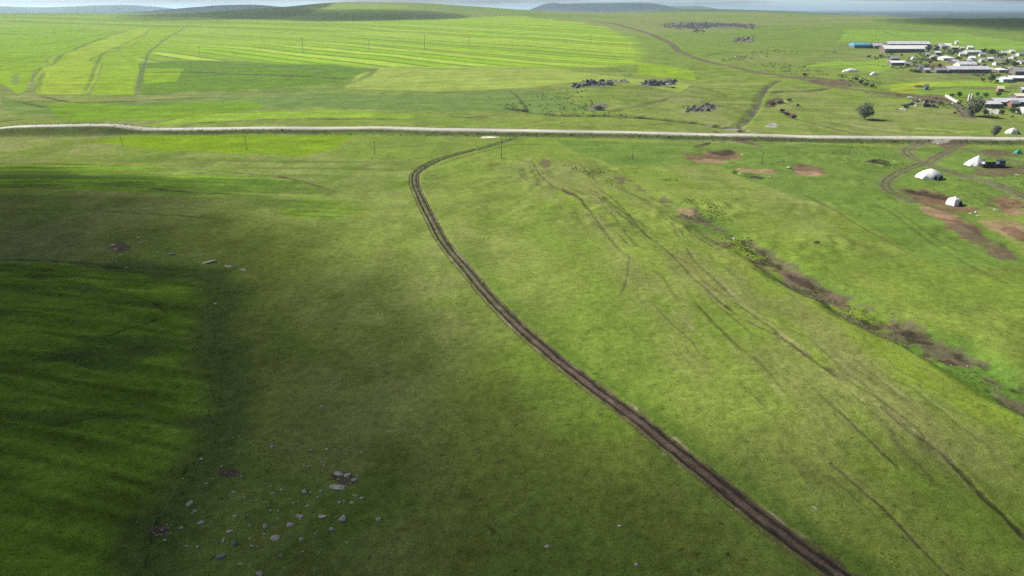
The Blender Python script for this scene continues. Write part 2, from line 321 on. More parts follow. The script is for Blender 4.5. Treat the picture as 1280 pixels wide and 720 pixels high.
    # lusher verge on the right of the track, dry rims along it
    k, q, f = TRACK.dist(x, y, 9)
    s = sstep(6.0, 2.0, q)*sstep(.62, .3, f)*.62*sstep(.2, .6, vnoise(x[k]/5, y[k]/5, 110)+.1)
    L0 = TRACK.raw
    side = np.interp(y[k], L0[::-1, 1][np.argsort(L0[::-1, 1])], L0[::-1, 0][np.argsort(L0[::-1, 1])])
    s = s*np.where(x[k] > side, 1, .25)
    blend(C, k, s, (.078,.135,.022))
    k, q, f = TRACK.dist(x, y, 4)
    blend(C, k, sstep(1.9, 1.3, q+.9*(fbm(x[k]/1.2, y[k]/1.2, 2, 111)-.5))*.75*sstep(1., .95, f), (.092,.085,.048))
    s = sstep(.26, .05, np.abs(q-1.55+.7*(vnoise(x[k]/1.3, y[k]/1.3, 115)-.5)))*sstep(.60, .72, fbm(x[k]/3.5, y[k]/3.5, 2, 112))*sstep(120, 80, np.hypot(x[k], y[k]))
    blend(C, k, s*.7, (.30,.25,.17))
    # road verges
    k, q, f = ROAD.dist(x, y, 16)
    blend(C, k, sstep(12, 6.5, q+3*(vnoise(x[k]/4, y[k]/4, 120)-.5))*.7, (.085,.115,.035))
    blend(C, k, sstep(8.2, 5.2, q+2*(vnoise(x[k]/3, y[k]/3, 121)-.5))*.8, (.058,.080,.028))  # dark band beside the road: the bank's shade put into the colour
    blend(C, k, sstep(4.9, 4.2, q)*.9, (.2,.18,.14))
    # gully banks
    k, q, f = GULLY.dist(x, y, 13)
    nn = fbm(x[k]/5, y[k]/5, 3, 130)
    blend(C, k, sstep(8, 3, q+4*(nn-.5))*sstep(.3, .6, vnoise(x[k]/18, y[k]/18, 131))*.85*sstep(.1, .3, f), (.066,.130,.022))
    n9 = fbm(x[k]/2.4, y[k]/2.4, 2, 138)
    blend(C, k, sstep(4.6, 3.2, q+2.6*(n9-.5)+3*(nn-.5))*sstep(.49, .58, fbm(x[k]/6, y[k]/6, 3, 133)+.10*f)*.85, (.094,.080,.054))
    blend(C, k, sstep(.6, .68, fbm(x[k]/2.2, y[k]/2.2, 3, 136))*sstep(4.2, 2.4, q)*sstep(.3, .5, f)*.8, (.036,.031,.022))
    for L, w, c, a in ((VROAD, 2.7, (.125,.100,.082), .95), (PATH, 1.8, (.070,.062,.048), .85), (CREEK, 3.3, (.032,.029,.020), .97), (CAMPROAD, 3.0, (.14,.125,.085), .62), (CAMP2, 2.6, (.125,.105,.075), .7), (CAMP3, 2.2, (.115,.108,.066), .62), (CAMP4, 2.4, (.14,.115,.08), .5)):
        k, q, f = L.dist(x, y, w*2.2)
        q2 = q + w*1.3*(fbm(x[k]/4, y[k]/4, 3, 140)-.5)
        blend(C, k, sstep(w*1.25, w*.7, q2)*a*(.55+.45*sstep(.25, .55, vnoise(x[k]/7, y[k]/7, 141))), c)
        if L in (CAMPROAD, CAMP2, CAMP3, CAMP4):
            blend(C, k, sstep(.55, .2, np.abs(q-.95))*.75, (.075,.062,.048))
        if L is VROAD:
            blend(C, k, sstep(1.2, .4, np.abs(q-2.2))*.6, (.06,.048,.042))
    for px, py, a, b, c, dz in PATCHW:
        M = np.linalg.inv(np.stack([a, b], 1)); r = np.abs(a).max()+np.abs(b).max()
        k = np.nonzero((np.abs(x-px) < r*1.5) & (np.abs(y-py) < r*1.5))[0]
        u = M[0, 0]*(x[k]-px)+M[0, 1]*(y[k]-py); v = M[1, 0]*(x[k]-px)+M[1, 1]*(y[k]-py)
        q = np.hypot(u, v) + 1.5*(fbm(x[k]/5, y[k]/7, 4, 150)-.5) + .35*(fbm(x[k]/1.6, y[k]/2, 2, 154)-.5)
        cc = np.asarray(c)*(.8+.5*fbm(x[k]/2.5, y[k]/4, 3, 151))[:, None]
        m = (sstep(1.0, .72, q)*.9*(.72+.28*sstep(.32, .5, fbm(x[k]/3.2, y[k]/4.5, 3, 156))))[:, None]
        C[k] = C[k]*(1-m)+cc*m
    for L, w, s, dz in TR:
        ww = max(w, .0013*np.hypot(*L.raw[len(L.raw)//2]))
        k, q, f = L.dist(x, y, ww*4)
        q = q + ww*(1.0 if w > 1 else 1.7)*(fbm(x[k]/(ww*4), y[k]/(ww*4), 2, 160)-.5)
        m = sstep(ww*1.4, ww*.6, q)*abs(s)*sstep(.12, .42, vnoise(x[k]/(ww*14), y[k]/(ww*14), 161)+.12)*np.clip(np.minimum(f, 1-f)*9+.25, 0, 1)
        far = L.raw[len(L.raw)//2][1] > 420 and w > 1.05 and s < .9
        blend(C, k, np.minimum(m*(.85 if far else .95), .84), (.072,.118,.030) if far else (.036,.033,.019) if s > 0 else (.33,.36,.16))
        if s >= .8:
            blend(C, k, sstep(ww*2.4, ww*1.2, q)*.22*sstep(.4,.6,vnoise(x[k]/2.1, y[k]/2.1, 163)), (.20,.17,.105))
    # the broad trampled band of old wheel tracks and cattle paths
    for L, hw, sd in ((FAN, 20, 170), (FAN2, 9, 180)):
        k, q, f = L.dist(x, y, hw*1.6)
        sg = L.side(x[k], y[k])*q; al = f*L.cum[-1]
        sg = sg + (vnoise(al/18, al*0, sd+1)-.5)*5 + (fbm(x[k]/5, y[k]/5, 2, sd+2)-.5)*1.6
        body = sstep(hw*1.25, hw*.3, q)*np.clip(np.minimum(f, 1-f)*7, 0, 1)
        blend(C, k, body*.42*sstep(.35, .6, fbm(x[k]/6, y[k]/14, 3, sd)), (.150,.150,.062))
        ln = vnoise(sg/.62, al/38, sd+3); on = sstep(.35, .6, vnoise(sg/4, al/16, sd+4))
        blend(C, k, sstep(.74, .90, ln)*body*on*.62, (.062,.060,.030))
        blend(C, k, sstep(.30, .12, ln)*body*on*.38, (.22,.215,.10))
    return np.clip(C, .004, .8)
MARGIN = Line([(150,331),(268,350),(266,420),(284,490),(266,560),(234,612),(200,655),(182,730),(170,770)])
FAN = Line([(672,196),(705,225),(755,258),(815,306),(880,368),(955,432),(1040,515),(1120,600),(1210,700)])
FAN2 = Line([(860,300),(930,345),(1010,400),(1100,470),(1190,550),(1290,640)])

# ------------------------------------------------------------------ object helpers
def link(name, mesh, mat, parent=None):
    o = bpy.data.objects.new(name, mesh); COL.objects.link(o)
    if mat is not None and not len(mesh.materials): mesh.materials.append(mat)
    if parent is not None: o.parent = parent
    return o
def tag(o, label=None, cat=None, group=None, kind=None):
    if label: o['label'] = label
    if cat: o['category'] = cat
    if group: o['group'] = group
    if kind: o['kind'] = kind
    return o
def empty(name, loc, rz, label, cat, group=None):
    o = bpy.data.objects.new(name, None); COL.objects.link(o); o.empty_display_size = .5
    o.location = loc; o.rotation_euler = (0, 0, rz)
    return tag(o, label, cat, group)
def tomesh(name, bm, smooth=False):
    me = bpy.data.meshes.new(name); bm.to_mesh(me); bm.free()
    if smooth:
        for p in me.polygons: p.use_smooth = True
    return me
def bbox(bm, x0, x1, y0, y1, z0, z1):
    v = [bm.verts.new(p) for p in ((x0,y0,z0),(x1,y0,z0),(x1,y1,z0),(x0,y1,z0),(x0,y0,z1),(x1,y0,z1),(x1,y1,z1),(x0,y1,z1))]
    for f in ((3,2,1,0),(4,5,6,7),(0,1,5,4),(1,2,6,5),(2,3,7,6),(3,0,4,7)): bm.faces.new([v[i] for i in f])
def tube(bm, pts, rad, n=7):
    rings = []
    for i, p in enumerate(pts):
        p = Vector(p); a = Vector(pts[max(i-1, 0)]); b = Vector(pts[min(i+1, len(pts)-1)])
        d = (b-a).normalized(); u = d.orthogonal().normalized(); w = d.cross(u)
        r = rad[i] if hasattr(rad, '__len__') else rad
        rings.append([bm.verts.new(p+(u*math.cos(2*math.pi*k/n)+w*math.sin(2*math.pi*k/n))*r) for k in range(n)])
    for a, b in zip(rings, rings[1:]):
        for k in range(n): bm.faces.new((a[k], a[(k+1) % n], b[(k+1) % n], b[k]))
    bm.faces.new(rings[0][::-1]); bm.faces.new(rings[-1])
def rock_bm(sx, sy, sz, seed, sub=2):
    r = random.Random(seed); bm = bmesh.new()
    bmesh.ops.create_icosphere(bm, subdivisions=sub, radius=1)
    planes = [(Vector((r.uniform(-1,1), r.uniform(-1,1), r.uniform(-.6,1))).normalized(), r.uniform(.38,.88)) for _ in range(11)]
    for v in bm.verts:
        for n, dd in planes:
            t = v.co.dot(n)
            if t > dd: v.co -= n*(t-dd)*.95
        v.co *= 1+r.uniform(-.06,.06)
        v.co = Vector((v.co.x*sx, v.co.y*sy, (v.co.z*.9+.12)*sz))
    return bm

# ------------------------------------------------------------------ materials
def nodes(name):
    m = bpy.data.materials.new(name); m.use_nodes = True
    nt = m.node_tree; b = nt.nodes['Principled BSDF']
    return m, nt, b
def noise(nt, scale, detail=4, rough=.6, vec=None, stretch=None):
    n = nt.nodes.new('ShaderNodeTexNoise'); n.inputs['Scale'].default_value = scale; n.inputs['Detail'].default_value = detail; n.inputs['Roughness'].default_value = rough
    if vec is None:
        tc = nt.nodes.new('ShaderNodeTexCoord'); vec = tc.outputs['Object']
    if stretch:
        mp = nt.nodes.new('ShaderNodeMapping'); mp.inputs['Scale'].default_value = stretch; nt.links.new(vec, mp.inputs['Vector']); vec = mp.outputs['Vector']
    nt.links.new(vec, n.inputs['Vector'])
    return n.outputs['Fac']
def ramp(nt, fac, a, b, lo=.3, hi=.7):
    r = nt.nodes.new('ShaderNodeMapRange'); r.inputs['From Min'].default_value = lo; r.inputs['From Max'].default_value = hi
    r.inputs['To Min'].default_value = a; r.inputs['To Max'].default_value = b
    nt.links.new(fac, r.inputs['Value']); return r.outputs['Result']
def mixc(nt, fac, a, b, mode='MIX'):
    m = nt.nodes.new('ShaderNodeMix'); m.data_type = 'RGBA'; m.blend_type = mode
    for k, v in ((0, fac), (6, a), (7, b)):
        if isinstance(v, bpy.types.NodeSocket): nt.links.new(v, m.inputs[k])
        elif k == 0: m.inputs[0].default_value = v
        else: m.inputs[k].default_value = (*v, 1) if len(v) == 3 else v
    return m.outputs[2]
def scale_col(nt, col, fac):
    v = nt.nodes.new('ShaderNodeVectorMath'); v.operation = 'SCALE'
    if isinstance(col, bpy.types.NodeSocket): nt.links.new(col, v.inputs[0])
    else: v.inputs[0].default_value = col
    nt.links.new(fac, v.inputs['Scale']); return v.outputs[0]
def bump(nt, b, h, strength, dist):
    n = nt.nodes.new('ShaderNodeBump'); n.inputs['Strength'].default_value = strength; n.inputs['Distance'].default_value = dist
    nt.links.new(h, n.inputs['Height']); nt.links.new(n.outputs['Normal'], b.inputs['Normal'])
def simple(name, c, var=.3, scale=1.5, rough=.9, spec=.2, c2=None, bmp=0, metal=0, stretch=None):
    m, nt, b = nodes(name)
    n = noise(nt, scale, 5, .65, stretch=stretch)
    if c2 is None: c2 = tuple(v*(1-var) for v in c)
    nt.links.new(mixc(nt, ramp(nt, n, 0, 1, .35, .65), c2, c), b.inputs['Base Color'])
    b.inputs['Roughness'].default_value = rough; b.inputs['Specular IOR Level'].default_value = spec; b.inputs['Metallic'].default_value = metal
    if bmp: bump(nt, b, noise(nt, scale*4, 3), .6, bmp)
    return m

def mat_ground():
    m, nt, b = nodes('ground_soil_and_grass')
    at_ = nt.nodes.new('ShaderNodeAttribute'); at_.attribute_name = 'Col'; col = at_.outputs['Color']
    f1 = ramp(nt, noise(nt, 4.5, 3, .75), .60, 1.38, .3, .7)
    f2 = ramp(nt, noise(nt, .7, 5, .7), .76, 1.28, .3, .7)
    f3 = ramp(nt, noise(nt, .10, 4, .65), .87, 1.15, .3, .7)
    col = scale_col(nt, scale_col(nt, scale_col(nt, col, f1), f2), f3)
    # dry blades mixed into the sward
    dry = ramp(nt, noise(nt, 2.3, 5, .75), 0, .55, .56, .72)
    col = mixc(nt, dry, col, scale_col(nt, mixc(nt, .30, at_.outputs['Color'], (.24,.23,.085)), f1))
    tuft = ramp(nt, noise(nt, 1.35, 2, .5), 1.0, .52, .64, .74)
    col = scale_col(nt, col, tuft)
    tuft2 = ramp(nt, noise(nt, .45, 5, .75), 1.0, .66, .60, .72)
    col = scale_col(nt, col, tuft2)
    nt.links.new(col, b.inputs['Base Color'])
    b.inputs['Roughness'].default_value = 1; b.inputs['Specular IOR Level'].default_value = 0
    bump(nt, b, noise(nt, 4.0, 4, .7), .7, .12)
    return m

M = {}
M['ground'] = mat_ground()
def mat_road():
    m, nt, b = nodes('gravel_road')
    a = nt.nodes.new('ShaderNodeAttribute'); a.attribute_name = 'Col'
    nt.links.new(scale_col(nt, scale_col(nt, a.outputs['Color'], ramp(nt, noise(nt, 1.2, 4), .8, 1.2)), ramp(nt, noise(nt, 9, 3), .85, 1.15)), b.inputs['Base Color'])
    b.inputs['Roughness'].default_value = .95; b.inputs['Specular IOR Level'].default_value = .1
    return m
M['road'] = mat_road()
M['stone'] = simple('pale_stone', (.56,.52,.44), scale=2.2, c2=(.30,.28,.23), bmp=.05)
M['lilac'] = simple('pinkish_stone', (.50,.445,.43), scale=2.2, c2=(.28,.25,.24), bmp=.05)
M['bluestone'] = simple('blue_grey_stone', (.26,.265,.25), scale=2.2, c2=(.12,.125,.115), bmp=.05)
M['dark'] = simple('dark_basalt', (.15,.145,.15), scale=.6, c2=(.055,.052,.056), bmp=.15)
M['lichen'] = simple('grey_lichen_rock', (.21,.205,.20), scale=.5, c2=(.07,.068,.072), bmp=.15)
M['roof_pale'] = simple('pale_metal_roof', (.62,.62,.66), scale=.5, c2=(.44,.44,.48), rough=.55, spec=.4, stretch=(1,.15,1))
M['roof_white'] = simple('white_metal_roof', (.80,.80,.82), scale=.5, c2=(.66,.66,.69), rough=.55, spec=.4, stretch=(1,.15,1))
M['roof_grey'] = simple('weathered_slate_sheet', (.30,.31,.34), scale=.5, c2=(.20,.21,.23), rough=.7, stretch=(1,.15,1))
M['roof_blue'] = simple('sky_blue_sheet', (.11,.38,.58), scale=.4, c2=(.06,.27,.45), rough=.5, spec=.4)
M['roof_cream'] = simple('cream_sheet', (.70,.66,.52), scale=.5, c2=(.5,.47,.38))
M['wall_white'] = simple('whitewashed_wall', (.66,.64,.60), scale=.7, c2=(.45,.43,.39), bmp=.02)
M['wall_stone'] = simple('dark_stone_wall', (.20,.175,.16), scale=1.2, c2=(.10,.09,.085), bmp=.05)
M['wall_brick'] = simple('reddish_brick_wall', (.30,.17,.13), scale=1.2, c2=(.2,.11,.085))
M['wall_green'] = simple('pale_turquoise_wall', (.5,.62,.60), scale=.8)
M['glass'] = simple('window_glass', (.03,.035,.045), rough=.15, spec=.5)
M['wood'] = simple('weathered_wood', (.16,.12,.085), scale=3, stretch=(1,1,.2))
M['pole'] = simple('grey_timber_pole', (.115,.10,.085), scale=3, stretch=(1,1,.15))
M['insul'] = simple('insulator', (.25,.2,.16), rough=.3)
M['canvas'] = simple('white_canvas', (.80,.80,.80), scale=.8, c2=(.68,.67,.66), bmp=.03)
M['canvas_grey'] = simple('cream_canvas', (.70,.69,.63), scale=.8, c2=(.5,.49,.44), bmp=.03)
M['tarp_green'] = simple('green_tarpaulin', (.05,.36,.22), scale=1, c2=(.03,.22,.14), rough=.5)
M['flap'] = simple('dark_opening', (.045,.05,.075), rough=.8)
M['rope'] = simple('rope', (.4,.36,.28))
M['mudpen'] = simple('dung_and_stone_wall', (.075,.062,.055), scale=1.5, c2=(.035,.030,.028), bmp=.1)
M['rust'] = simple('rust_brown_heap', (.20,.075,.04), scale=1.2, c2=(.07,.035,.025), bmp=.15)
M['bluehut'] = simple('blue_grey_boards', (.13,.17,.24), scale=1)
M['bark'] = simple('willow_bark', (.13,.11,.09), scale=2, bmp=.03, stretch=(1,1,.3))
M['water'] = simple('muddy_water', (.30,.28,.23), scale=.4, rough=.06, spec=.6)

def mat_leaf(name, c, c2):
    m, nt, b = nodes(name)
    at_ = nt.nodes.new('ShaderNodeAttribute'); at_.attribute_name = 'leafvar'
    nt.links.new(mixc(nt, at_.outputs['Fac'], c2, c), b.inputs['Base Color'])
    b.inputs['Roughness'].default_value = .85; b.inputs['Specular IOR Level'].default_value = .15
    tr = nt.nodes.new('ShaderNodeBsdfTranslucent'); nt.links.new(mixc(nt, at_.outputs['Fac'], c2, c), tr.inputs['Color'])
    mx = nt.nodes.new('ShaderNodeMixShader'); mx.inputs[0].default_value = .25
    out = nt.nodes['Material Output']
    nt.links.new(b.outputs[0], mx.inputs[1]); nt.links.new(tr.outputs[0], mx.inputs[2]); nt.links.new(mx.outputs[0], out.inputs['Surface'])
    return m
M['leaf_willow'] = mat_leaf('willow_foliage', (.27,.30,.20), (.15,.18,.11))
M['leaf_dark'] = mat_leaf('dark_foliage', (.070,.098,.060), (.032,.050,.036))
M['leaf_green'] = mat_leaf('green_foliage', (.125,.175,.07), (.065,.10,.04))
M['leaf_tuft'] = mat_leaf('rank_grass', (.125,.185,.04), (.078,.122,.026))
M['leaf_grey'] = mat_leaf('grey_scrub', (.14,.145,.11), (.07,.075,.06))
M['leaf_brown'] = mat_leaf('brown_scrub', (.135,.115,.085), (.06,.055,.04))

# ------------------------------------------------------------------ ground mesh: one sheet round the camera's foot to the horizon
az = np.concatenate([np.arange(-49, 49.01, .086), np.arange(51, 311, 4.0)])
az = np.radians(az)
ds = [.02, 6, 12, 18, 24, 29, 33, 36]
while ds[-1] < 26000:
    d = ds[-1]
    cap = .0034 if d < 1800 else .009
    ds.append(d + max(.09, min((d*d+2500)/50*.00115, d*cap)))
ds = np.array(ds); na, nd = len(az), len(ds)
gx = (ds[:, None]*np.sin(az)[None]).ravel(); gy = (ds[:, None]*np.cos(az)[None]).ravel()
gh = height_full(gx, gy)
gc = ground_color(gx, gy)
me = bpy.data.meshes.new('ground')
nv = na*nd
me.vertices.add(nv); me.vertices.foreach_set('co', np.stack([gx, gy, gh], 1).astype(np.float32).ravel())
ii, jj = np.meshgrid(np.arange(nd-1), np.arange(na), indexing='ij')
a = ii*na+jj; b = ii*na+(jj+1) % na; c = b+na; d_ = a+na
lv = np.stack([a, d_, c, b], -1).reshape(-1).astype(np.int32)
npoly = len(lv)//4
me.loops.add(len(lv)); me.loops.foreach_set('vertex_index', lv)
me.polygons.add(npoly); me.polygons.foreach_set('loop_start', np.arange(0, len(lv), 4, dtype=np.int32))
me.polygons.foreach_set('use_smooth', np.ones(npoly, bool))
at_ = me.attributes.new('Col', 'FLOAT_COLOR', 'POINT')
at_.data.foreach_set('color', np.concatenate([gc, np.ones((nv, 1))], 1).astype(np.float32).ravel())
me.update(); me.validate()
ground = tag(link('ground', me, M['ground']), 'rolling green pasture, strip fields and bare earth', kind='structure')
print('ground verts', nv)

# ------------------------------------------------------------------ roads, tracks, water: ribbons lying on the ground
def ribbon(name, line, offs, zs, mat, step, jitter=0, t0=0, t1=1, smooth=True, colf=None):
    P = line.resample(step); n = len(P); P = P[int(n*t0):max(int(n*t1), 2)]
    T = np.gradient(P, axis=0); T /= np.linalg.norm(T, axis=1)[:, None]; N = np.stack([T[:, 1], -T[:, 0]], 1)
    offs = np.array(offs); zs = np.array(zs); no = len(offs)
    O = np.repeat(offs[None], len(P), 0)
    if jitter:
        j = (vnoise(np.arange(len(P))[:, None]*step/1.7, np.arange(no)[None]*3.1, 5)-.5)*2*jitter
        O = O + j
    X = P[:, 0, None]+N[:, 0, None]*O; Y = P[:, 1, None]+N[:, 1, None]*O
    base = Hb(X.ravel(), Y.ravel()).reshape(X.shape) if False else None
    return X, Y, O, no, len(P)
def ribbon_mesh(name, X, Y, Z, mat, col=None):
    n, no = X.shape
    me = bpy.data.meshes.new(name)
    v = np.stack([X, Y, Z], -1).reshape(-1, 3)
    a = (np.arange(n-1)[:, None]*no+np.arange(no-1)[None]).ravel()
    f = np.stack([a, a+no, a+no+1, a+1], 1)
    me.from_pydata(v.tolist(), [], f.tolist())
    me.polygons.foreach_set('use_smooth', np.ones(len(me.polygons), bool))
    if col is not None:
        q = me.attributes.new('Col', 'FLOAT_COLOR', 'POINT'); q.data.foreach_set('color', np.concatenate([col.reshape(-1, 3), np.ones((n*no, 1))], 1).astype(np.float32).ravel())
    me.update()
    if me.polygons and me.polygons[len(me.polygons)//2].normal.z < 0: me.flip_normals()
    return link(name, me, mat)

X, Y, O, no, n = ribbon('road', ROAD, [-3.5,-2.9,-2.2,-1.5,-.7,0,.7,1.5,2.2,2.9,3.5], None, None, 2.2, .45)
Z = height_full(X, Y)
Z = Z.max(1, keepdims=True)*.5 + Z*.5 + np.array([-.06,.10,.14,.14,.17,.19,.17,.14,.14,.10,-.06])[None]
n1 = fbm(X/14, Y/9, 3, 210)[..., None]; rut = sstep(.75, .2, np.abs(np.abs(O)-1.45))[..., None]; edge = sstep(2.0, 3.3, np.abs(O)+1.6*(fbm(X/3, Y/3, 2, 211)-.5))[..., None]
cc = np.array([.37,.368,.315])*(.74+.5*n1)*(1+.12*rut); cc = cc*(1-edge*.65)+np.array([.17,.175,.10])*edge*.65
tag(ribbon_mesh('road', X, Y, Z, M['road'], cc), 'pale gravel road crossing the plain', kind='structure')

# the rutted dirt track: two worn ruts and a hump between them
def track_height(x, y):      # the ground as it was before the track was worn in
    k, q, f = TRACK.dist(x, y, 4)
    h = height_full(x, y); h[k] += .38*sstep(1.8, 1.25, q)*sstep(1.0, .93, f); return h
offs = [-1.5,-1.16,-1.0,-.85,-.7,-.53,-.34,-.13,.13,.34,.53,.7,.85,1.0,1.16,1.5]
zof = np.array([-.36,-.02,-.03,-.13,-.19,-.15,-.05,.0,.0,-.05,-.15,-.19,-.13,-.03,-.02,-.36])
X, Y, O, no, n = ribbon('dirt_track', TRACK, offs, zof, None, .45, .17)
Z = track_height(X.ravel(), Y.ravel()).reshape(X.shape) + zof[None] + (fbm(X/.5, Y/.5, 2, 200)-.5)*.10
dist = np.hypot(X, Y)
rut = sstep(.36, .16, np.abs(np.abs(O)-.70)+.25*(fbm(X/2.5, Y/2.5, 2, 209)-.5))
MID = np.array([.098,.074,.058]); FARMID = np.array([.092,.100,.045])
g = sstep(85, 150, dist)[..., None]
mid = MID*(1-g)+FARMID*g
mid = mid*(.75+.5*fbm(X/2.2, Y/2.2, 3, 201))[..., None]
wet = np.array([.034,.028,.024])*(.7+.6*fbm(X/1.6, Y/1.6, 2, 202))[..., None]
edge = np.array([.098,.108,.040])
cc = mid*(1-rut[..., None]) + wet*rut[..., None]
e = sstep(.92, 1.2, np.abs(O)+.5*(fbm(X/1.3, Y/1.3, 2, 207)-.5))[..., None]; cc = cc*(1-e) + edge*e
pale = (sstep(.64, .8, vnoise(X/5, Y/5, 203))*sstep(.3, .1, np.abs(np.abs(O)-1.12)))[..., None]; cc = cc*(1-pale*.5)+np.array([.24,.2,.15])*pale*.5
fa = np.linspace(0, 1, len(X))[:, None, None]; fa = sstep(.62, .90, fa)*.72
cc = cc*(1-fa) + np.array([.122,.150,.045])*fa
tag(ribbon_mesh('dirt_track', X, Y, Z, M['ground'], cc), 'rutted brown dirt track curving through the pasture', kind='structure')

def puddle(name, px, py, hw, hh, label, tilt=0):
    x, y, m = at(px, py); x2, y2, _ = at(px+hw, py+hw*tilt); xa, ya, _ = at(px, py-hh); xb, yb, _ = at(px, py+hh)
    a = np.array([x2-x, y2-y]); b = np.array([(xa-xb)/2, (ya-yb)/2])
    bm = bmesh.new(); vs = []
    pts = []
    for i in range(40):
        t = i/40*2*math.pi; r = .7+.6*float(vnoise(np.array([math.cos(t)*1.5+px]), np.array([math.sin(t)*1.5]), 9)[0])
        pts.append((x+(a[0]*math.cos(t)+b[0]*math.sin(t))*r, y+(a[1]*math.cos(t)+b[1]*math.sin(t))*r))
    hs = height_full(np.array([p[0] for p in pts]), np.array([p[1] for p in pts])); z = float(np.percentile(hs, 75))+.06
    bm.faces.new([bm.verts.new((p[0], p[1], z)) for p in pts])
    bm.normal_update()
    if list(bm.faces)[0].normal.z < 0: bmesh.ops.reverse_faces(bm, faces=bm.faces[:])
    return tag(link(name, tomesh(name, bm), M['water']), label, kind='structure')
puddle('water', 911, 160.3, 12, 1.2, 'shallow bright water in the ditch before the road')
puddle('water', 887, 157.7, 5, .7, 'small bright puddle in the muddy ditch')

# ------------------------------------------------------------------ stones
def stone(px, py, wpx, label, group=None, mat='stone', flat=.55, asp=1.0, rz=None, name='boulder', sub=2, cat='rock'):
    x, y, m = at(px, py); s = wpx*m/2
    rr = rng.uniform(.7, .95)
    bm = rock_bm(s*asp, s*rr, s*flat, rng.randint(0, 99999), sub)
    o = link(name, tomesh('boulder', bm), M[mat])
    o.location = (x, y, gz(x, y)); o.rotation_euler = (rng.uniform(-.15,.15), rng.uniform(-.15,.15), rng.uniform(-.4,.4) if rz is None else rz)
    return tag(o, label, cat, group)
NR = 'stones scattered on the shaded pasture'
big = [(428,649,15,'round pinkish grey boulder, largest stone on the shaded pasture','lilac',.8,1),
 (421,609,19,'long flat pale slab, lowest of the four slabs above the round boulder','stone',.35,1.3),(423,591,13,'flat pale slab on the bare patch, topmost of four slabs','stone',.4,1.1),
 (433,594,11,'pale slab touching the right end of the topmost slab','stone',.35,1.2),(443,600,9,'small pale stone at the right edge of the four slabs','stone',.5,1),
 (380,613,10,'smooth bright stone alone between the slabs and the blue grey stone','stone',.6,1),(375,645,12,'angular pale stone left of the round boulder with two slivers between','stone',.55,1),
 (362,656,11,'pale stone with a dark underside just below left of the angular stone','stone',.5,1.1),(331,657,8,'greyish stone between the standing pair and the dark sided stone','stone',.6,1),
 (309,649,8,'upright grey stone, upper of the leaning pair','bluestone',.9,.8),(312,657,6,'small grey stone at the foot of the upright one','stone',.7,.8),
 (287,664,10,'flat cream stone above the blue grey boulder','stone',.4,1),(294,680,12,'blue grey boulder, darkest of the bigger stones','bluestone',.8,.9),(279,676,8,'small upright stone beside the blue grey boulder','stone',.8,.7),
 (345,672,13,'long thin pale slab lying slantwise in the grass','stone',.25,1.3),(376,674,9,'pointed pale stone below the angular stone','stone',.5,.9),
 (237,630,11,'leaning grey stone by the edge of the lush field','lilac',.6,.8),(226,660,8,'round pale stone at the right end of the pinkish rubble','stone',.8,.9),
 (278,696,13,'flat grey slab low in the grass below the blue grey boulder','bluestone',.35,1.2),(324,718,12,'pale boulder cut by the bottom edge of the picture','lilac',.6,1),
 (415,661,9,'pale wedge stone just left below the round boulder','stone',.6,.9),(403,644,10,'thin pale sliver of stone left of the round boulder','stone',.25,1.3),(424,627,8,'narrow upright pale stone above the round boulder','stone',.5,.7),(452,623,7,'pale stone to the upper right of the round boulder','stone',.6,1),
 (474,650,7,'lone pale stone right of the round boulder','stone',.4,1.1),(684,685,7,'pale stone alone in the grass left of the track near the bottom','stone',.5,1.1),(796,705,8,'whitish stone nearest the dirt track at the bottom','stone',.5,1.1),
 (774,657,6,'small long whitish stone in the grass above the bottom stones','stone',.4,1.3),(1019,634,6,'whitish stone alone right of the dirt track','stone',.4,1.2),
 (173,297,6,'bright stone, highest of the upper left rock scatter','stone',.6,1),(213,317,8,'grey stone midway along the upper left rock scatter','stone',.6,1),(140,306,8,'flat grey rock on the bare patch of the upper left scatter','stone',.4,1.2),
 (260,327,15,'long pale ledge of rock in the upper left scatter','stone',.25,1.6),(286,332,10,'flat pale rock right of the long ledge','stone',.3,1.3),(304,336,8,'last flat rock at the right end of the upper left scatter','stone',.3,1.2),
 (269,379,5,'white stone, lower of two beside the lush field','stone',.7,1),(294,370,5,'white stone, upper of two beside the lush field','stone',.6,1),(402,507,4,'tiny white stone alone in the half shaded grass','stone',.7,1),(540,449,3.5,'tiny white stone alone in the sunlit grass left of the track','stone',.7,1)]
for px, py, w, l, m, fl, asp in big: stone(px, py, w*1.08, l, None, m, fl, asp)
small = [(364,667),(313,673),(323,683),(346,649),(330,667),(351,694),(206,675),(234,683),(253,653),(251,574),(228,598),(339,608),(292,547),(402,578),(406,581),(388,563),(414,558),(409,561),(453,564),(420,646),(301,621),(305,623),(313,627),(258,605),(240,642),(388,615),(440,628),(429,626),(400,690),(379,689),(248,684),(300,705),(312,706),(355,709),(415,583),(422,599),(437,604),(446,594),(366,628),(352,612),(291,625)]
small += [(rng.gauss(350, 62), 640+rng.gauss(0, 38)) for _ in range(38)]
for px, py in small: stone(px+rng.uniform(-1,1), py, rng.uniform(3.5,7.5), 'small pale stone strewn among the bigger stones on the shaded pasture', NR, 'stone', rng.uniform(.4,.8), rng.uniform(.8,1.5), name='stone', sub=1)
for k in range(26):
    a, r = rng.uniform(0, 6.28), math.sqrt(rng.random())
    stone(202+17*r*math.cos(a), 662+8*r*math.sin(a), rng.uniform(2,4.5), 'pinkish rubble stone in the heap at the edge of the lush field', 'pinkish rubble stones', 'lilac', .7, 1, name='stone', sub=1)
for k in range(18):
    a, r = rng.uniform(0, 6.28), math.sqrt(rng.random())
    stone(287+13*r*math.cos(a), 592+5*r*math.sin(a), rng.uniform(2,4.5), 'blue grey rubble stone in the small dark pile above the scatter', 'blue grey rubble stones', 'bluestone', .7, 1, name='stone', sub=1)
